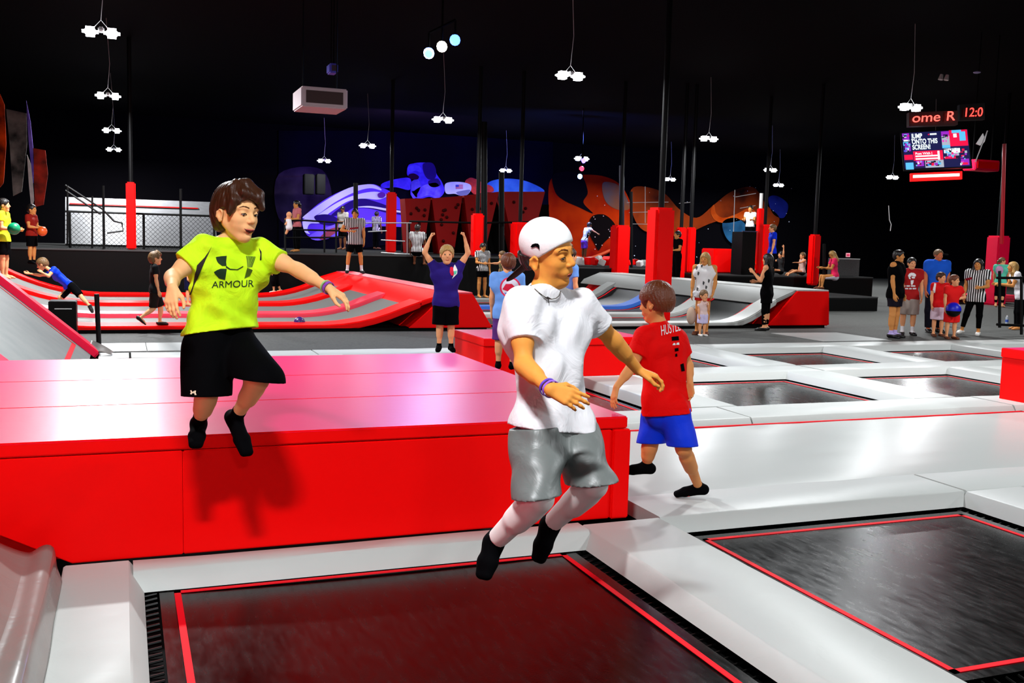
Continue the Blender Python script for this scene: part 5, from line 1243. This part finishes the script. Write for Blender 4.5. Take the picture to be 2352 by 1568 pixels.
ball('green ball held by the boy in yellow at the left edge',32,525,14,17.0,mat('green_rubber',(.0,.25,.1),.35,.5))
person('child in a dark red shirt holding an orange ball at the left',ad(74,606,21.5),1.27,60,('hold','hold'),'stand',shirt=C_('dim_red',(.25,.01,.005)),bottom=BLACKC,hair=('short',HAIRD),socks=BLACKC,skinm=SK2)
ball('orange ball held by the child in dark red',97,531,11,21.2,mat('orange_rubber',(.75,.1,.01),.35,.5))
# --- on and behind the ridge
t=person('curly haired referee in black and white stripes standing on the red ridge',az(814,627,.735),1.75,8,('down',((-.15,.6,-1),(.5,-1,-.1))),'wide',hyaw=-20,shirt=REFS,bottom=BLACKC,socks=WHS,shoes=DKG,hair=('mop',HAIRD),skinm=SK2,blen=.7,hem=-.1,sockup=.16,loose=.03)
print_on(sub(t,'t_shirt'),'chest_lettering',[[(803,523),(823,521),(823,525),(803,527)]],mat('print_maroon',(.25,.0,.01),.6,.2),3,.01)
DK=1.19
t=person('woman in a pink top holding a baby behind the black railing',az(682,578,DK),1.6,-70,('hold','hold'),hyaw=0,shirt=ROSE,bottom=BLACKC,hair=('pony',HAIRD),skinm=SK2,blen=1.9)
t2=thing('person','baby in white held by the woman in the pink top','person',tuple(ad(664,530,29.2)))
b=Fld(); b.ell(ad(664,493,29.2),np.array((.08,.08,.09))); b.rc(ad(663,502,29.2),ad(664,520,29.2),.07,.085,k=.03); b.rc(ad(664,520,29.2),ad(657,536,29.2),.05,.035,k=.03); b.rc(ad(663,505,29.2),ad(655,515,29.1),.03,.025,k=.02); fmesh('body',b,.016,SK1,t2)
b=Fld(); b.rc(ad(663,506,29.2),ad(664,522,29.2),.08,.1,k=.03); fmesh('romper',b,.016,WHS,t2)
person('bald man in a white shirt behind the striped referee on the ridge',az(787,573,DK),1.72,-40,('hold','down'),hyaw=0,hp=-.4,shirt=C_('dull_white',(.42,.38,.36)),bottom=BLACKC,hair=('buzz',HAIRD),skinm=SK3)
person('referee in a black cap standing in the dark behind the short red column',az(864,572,DK),1.66,140,shirt=REFS,bottom=BLACKC,hair=('short',HAIRD),skinm=SK3,blen=1.9)
person('referee with turned back sitting in front of the leftmost climbing tower',ad(958,583,29.3),1.62,170,('down','hold'),'sit',shirt=REFS,bottom=BLACKC,hair=('short',HAIRD),skinm=SK3,eyes=False)
person('referee in stripes talking to a boy below the black railing',az(1106,683,.0),1.66,30,('down','hold'),hyaw=10,hp=-.3,shirt=REFS,bottom=BLACKC,hair=('short',HAIRD),skinm=SK2,blen=.5)
person('boy with bowl cut reaching towards the referee below the black railing',az(1152,688,0),1.42,-75,('reach','down'),shirt=C_('charcoal_print',(.05,.05,.05),var=(30,(.3,.25,.08),.1)),bottom=BLACKC,hair=('bowl',HAIRM))
person('referee leaning sideways in front of the orange planet',ad(1341,598,40),1.6,120,('down','out'),lean=.3,shirt=REFS,bottom=C_('violet',(.2,.05,.5)),hair=('short',HAIRD),skinm=SK3)
person('person in black standing between the red columns',ad(1553,648,28),1.45,-60,('hold','hold'),shirt=BLACKC,bottom=BLACKC,hair=('short',HAIRD),skinm=SK2,blen=1.9)
# --- mother and toddler
P=az(1612,768,0)
t=person('blond mother in a white leaf print top and red shorts on the dark floor',P,1.62,-8,(((.1,.12,-1),(.35,-.12,-1)),'down'),(((.02,.02,-1),(-.02,0,-1)),((.08,.05,-1),(.0,.02,-1))),hyaw=-12,hp=-.15,shirt=C_('white_leaf',(.75,.73,.72)),bottom=C_('coral',(.75,.02,.02)),shoes=SAND,hair=('long',HAIRY),tank=True,hem=-.1,blen=.35,bloose=.02,g=1.0,skinm=SK2,loose=.022)
o=sub(t,'tank_top'); bv=bvh_of(o)
for (x,y) in ((1604,628),(1616,650),(1602,664),(1622,660),(1606,672),(1597,640),(1612,610),(1628,645),(1600,615)): print_on(o,'leaf_print',[[(x-1.2,y-5),(x+2.6,y-2.5),(x+1.6,y+2),(x-.5,y+5),(x-2.2,y+1)]],mat('leaf_grey',(.06,.06,.06),.6,.2),3,.006,bv=bv)
t=person('toddler with a big white hair bow standing at the mother\'s knees',az(1601,768,0)-np.array([.05,.25,0]),.8,35,(((.3,.1,-1),(.5,-.6,1)),'down'),shirt=C_('pale_pink',(.75,.55,.52)),bottom=C_('lilac_white',(.62,.55,.8)),shoes=SHOEW,hair=('short',HAIRM),tank=True,blen=.8,bloose=.05,hem=-.0,g=1.15,h=.0075)
H=np.array(ad(1603,672,float(np.dot(az(1601,768,0)-EYE,CM[2]))-.3)); b=Fld()
for y in (-1,1): b.ell(H+CM[0]*y*.055,np.array((.05,.03,.04)),k=.01); b.rc(H,H+CM[0]*y*.05-CM[1]*-.05,.02,.03,k=.01)
b.ell(H,np.array((.025,.025,.025)),k=.01); fmesh('hair_bow',b,.008,WHS,t)
b=Fld(); b.ell(ad(1588,725,float(np.dot(az(1601,768,0)-EYE,CM[2]))-.1),np.array((.09,.1,.17))); bm_=tag(fmesh('tulle_bag',b,.012,mat('tulle',(.5,.36,.27),.8,.1),t),None)
# --- woman with phone
P=az(1757,759,0)
t=person('dark haired woman in black raising a phone, on the dark floor',P,1.62,-105,('phone','hold'),hyaw=-10,shirt=BLACKC,tank=True,bottom=BLACKC,blen=1.8,bloose=.006,shoes=SHOE,hair=('long',HAIRD),hem=-.25,loose=.03,skinm=SK1)
ph=ad(1741,634,float(np.dot(P-EYE,CM[2]))-.1); tag(MB().obox(ph,(CM[0]*.5+CM[2]*.85,CM[1],CM[0]*.85-CM[2]*.5),(.035,.07,.005)).build('phone',BLKG,bevel=.004),'dark phone held up by the woman in black','phone')
for k in range(5): print_on(sub(t,'trousers'),'slit',[[(1754,723+k*7),(1761,724+k*7),(1761,727+k*7),(1754,726+k*7)]],SK1,3,.003)
# --- on the deck behind
person('boy in a bright blue shirt standing on the dark deck by the red column',az(1770,640,.81),1.6,-75,('down','back'),shirt=C_('bright_blue',(.0,.02,.55)),bottom=BLACKC,hair=('short',HAIRM),blen=1.9,hem=-.08)
person('man in a red shirt and cap sitting on the deck by the red box',ad(1722,626,34),1.45,0,('fwd','fwd'),'sitlow',hp=-.3,shirt=REDC,bottom=DKG,hair=('buzz',HAIRD),skinm=SK1)
person('child in white high up on the truss near the white pole',ad(1720,566,33),1.35,-20,('fwd','fwd'),shirt=WHS,bottom=BLACKC,hair=('short',HAIRD),skinm=SK2)
person('child stretching an arm, low on the deck, left of the red column',ad(1793,627,33),1.25,-70,('up','reach'),'sitlow',shirt=DKG,bottom=BLACKC,hair=('short',HAIRD),skinm=SK1)
person('child leaning back low on the deck next to the red column',ad(1842,629,33),1.25,-60,('reach','down'),'sitlow',tank=True,shirt=C_('flesh_top',(.6,.4,.35)),bottom=DKG,hair=('short',HAIRM),skinm=SK1)
person('blond woman in pink sitting on the edge of the dark deck',ad(1917,640,31),1.62,-75,('fwd','fwd'),'sit',hp=-.5,lean=.15,shirt=PINKC,bottom=C_('white_pants',(.6,.55,.62)),hair=('long',HAIRY),skinm=SK2,blen=.9,shoes=SAND)
t=thing('scaffold_stand','black stand under the child in white by the white pole','stand',tuple(ad(1720,560,32)))
p=ad(1703,600,32.2); q=ad(1742,533,32.2); MB().box(p[0],q[0],p[1],p[1]+.6,.81,q[2]).build('stand_box',BLKG,t); MB().box(p[0]-.03,q[0]+.03,p[1]-.03,p[1]+.02,q[2],q[2]+.03).build('top_edge',mat('edge_blue',(.05,.06,.12),.5,.3),t)
# --- group at the right
P=az(2050,775,0)
t=person('big bare armed onlooker in a black tank top and dark shorts, sunglasses on the head',P,1.79,70,('down','down'),'stand',shirt=BLACKC,tank=True,bottom=C_('black_shorts',(.006,.004,.01)),shoes=SHOE,socks=C_('lilac_sock',(.5,.4,.75)),hair=('short',HAIRD),g=1.2,skinm=SK2,hem=-.1,blen=.6,loose=.03,sockup=.09)
b=Fld()
P=az(2083,769,0)
t=person('boy in a maroon shirt with a white portrait print and khaki shorts',P,1.62,12,('down','down'),'stand',hyaw=10,shirt=MAROON,bottom=KHAKI,shoes=SHOE,socks=WHS,hair=('short',HAIRD),g=1.12,hem=-.1,blen=.95,bloose=.045,sockup=.14)
o=sub(t,'t_shirt'); bv=bvh_of(o); k=.1658
print_on(o,'chest_print',[sc(p,2000,540,k) for p in ([(515,560),(530,535),(560,520),(600,525),(625,545),(625,570),(600,575),(560,560),(545,590),(560,610),(530,605)],[(552,625),(595,620),(590,660),(572,690),(555,680)],[(560,575),(615,580),(610,598),(575,600)])],INKW,3,.006,bv=bv)
print_on(o,'chest_lettering',[[(2078+x,y),(2078+x+w_,y),(2078+x+w_,y+3),(2078+x,y+3)] for y,row in ((655,((0,2),(4,8),(14,10))),(661,((1,7),(10,6),(18,8)))) for x,w_ in row],INKW,2,.006,bv=bv)
P=az(2158,768,0)+np.array([.3,.5,0])
t=person('man in a royal blue shirt with sunglasses on his forehead behind two boys',P,1.83,25,('down','down'),'stand',hyaw=15,shirt=ROYAL,bottom=C_('dark_pants',(.004,.004,.01)),shoes=SHOE,hair=('buzz',HAIRM),skinm=skin('ruddy',(.6,.17,.07)),g=1.12,hem=-.1,blen=1.9,loose=.03)
d=float(np.dot(P-EYE,CM[2]))-.1; MB().tube([ad(2157,583,d),ad(2166,583,d-.06),ad(2177,585,d)],.02,6).build('sunglasses',BLKG,t)
person('blond woman in pink almost hidden behind the man in royal blue',az(2143,748,0),1.62,150,shirt=ROSE,bottom=BLACKC,hair=('long',HAIRM),eyes=False,blen=1.9)
t=person('boy in a red and white jersey in front of the man in royal blue',az(2152,772,0),1.3,25,('down','down'),'stand',hyaw=25,shirt=REDC,bottom=C_('white_shorts',(.65,.5,.6)),shoes=SAND,hair=('short',HAIRB),hem=-.1,blen=.95,bloose=.05,g=.95)
print_on(sub(t,'t_shirt'),'sleeve_panel',[[(2146,650),(2150,648),(2148,672),(2141,672)]],INKW,3,.006)
P=az(2182,778,0)
t=person('small boy in a red shirt and red shorts clasping a blue and black ball',P,1.26,28,('hip','down'),'stand',hyaw=35,shirt=C_('scarlet',(.75,.01,.01)),bottom=C_('scarlet2',(.78,.012,.012)),shoes=SAND,hair=('short',HAIRR),hem=-.05,blen=.95,bloose=.045,g=1.0)
d=float(np.dot(P-EYE,CM[2])); c=ad(2190,711,d-.22)
b=MB().sphere(c,.145,22)
for i,f in enumerate(b.f):
    z=sum(b.v[j][2] for j in f)/len(f); b.mi[i]=0 if z>c[2]-.02 else 1
tag(b.build('ball',[mat('blue_rubber',(.005,.01,.5),.4,.4),BLKG],smooth=True),'blue and black ball clasped by the small boy in red','ball','dodgeballs')
P=az(2236,769,0)
t=person('long haired referee girl in stripes and black leggings next to the small boy in red',P,1.63,-15,('hold','down'),'weight',shirt=REFS,bottom=BLACKC,blen=1.75,bloose=.008,shoes=SHOEW,hair=('long',HAIRD),skinm=SK2,hem=-.12,loose=.03)
print_on(sub(t,'t_shirt'),'chest_lettering',[[(2207,642),(2232,636),(2233,641),(2208,647)]],mat('print_maroon',(.25,.0,.01),.6,.2),3,.012)
t=person('girl in a mint green shirt with a round pink back print, seen from behind',az(2294,705,0),1.63,165,('down','down'),'stand',hyaw=-70,shirt=MINT,bottom=BLACKC,hair=('pony',HAIRM),blen=1.75,bloose=.008,eyes=False,hem=-.05,g=1.02)
print_on(sub(t,'t_shirt'),'back_print',[[(2296+9*math.cos(6.28*i/14),620+10*math.sin(6.28*i/14)) for i in range(14)]],mat('print_pink',(.6,.3,.5),.6,.2),3,.008)
person('blond woman in white leaning behind the guard rail at the right edge',az(2358,762,0)+np.array([.3,.5,0]),1.6,-75,('fwd','fwd'),'stand',lean=.3,shirt=WHS,bottom=BLACKC,hair=('long',HAIRY),blen=1.9,skinm=SK2,hem=-.12)
t=thing('water_bottle','water bottle with a blue label standing by the guard rail','bottle',tuple(az(2312,745,0)))
p=az(2312,745,0); MB().tube([p,p+np.array([0,0,.15]),p+np.array([0,0,.19])],.035,10).build('bottle_body',mat('bottle_clear',(.4,.45,.5),.15,.5),t,smooth=True); MB().tube([p+np.array([0,0,.06]),p+np.array([0,0,.12])],.037,10).build('bottle_label',mat('label_blue',(.03,.08,.4),.5,.3),t,smooth=True); MB().tube([p+np.array([0,0,.19]),p+np.array([0,0,.22])],.014,8).build('bottle_cap',WHITE,t,smooth=True)
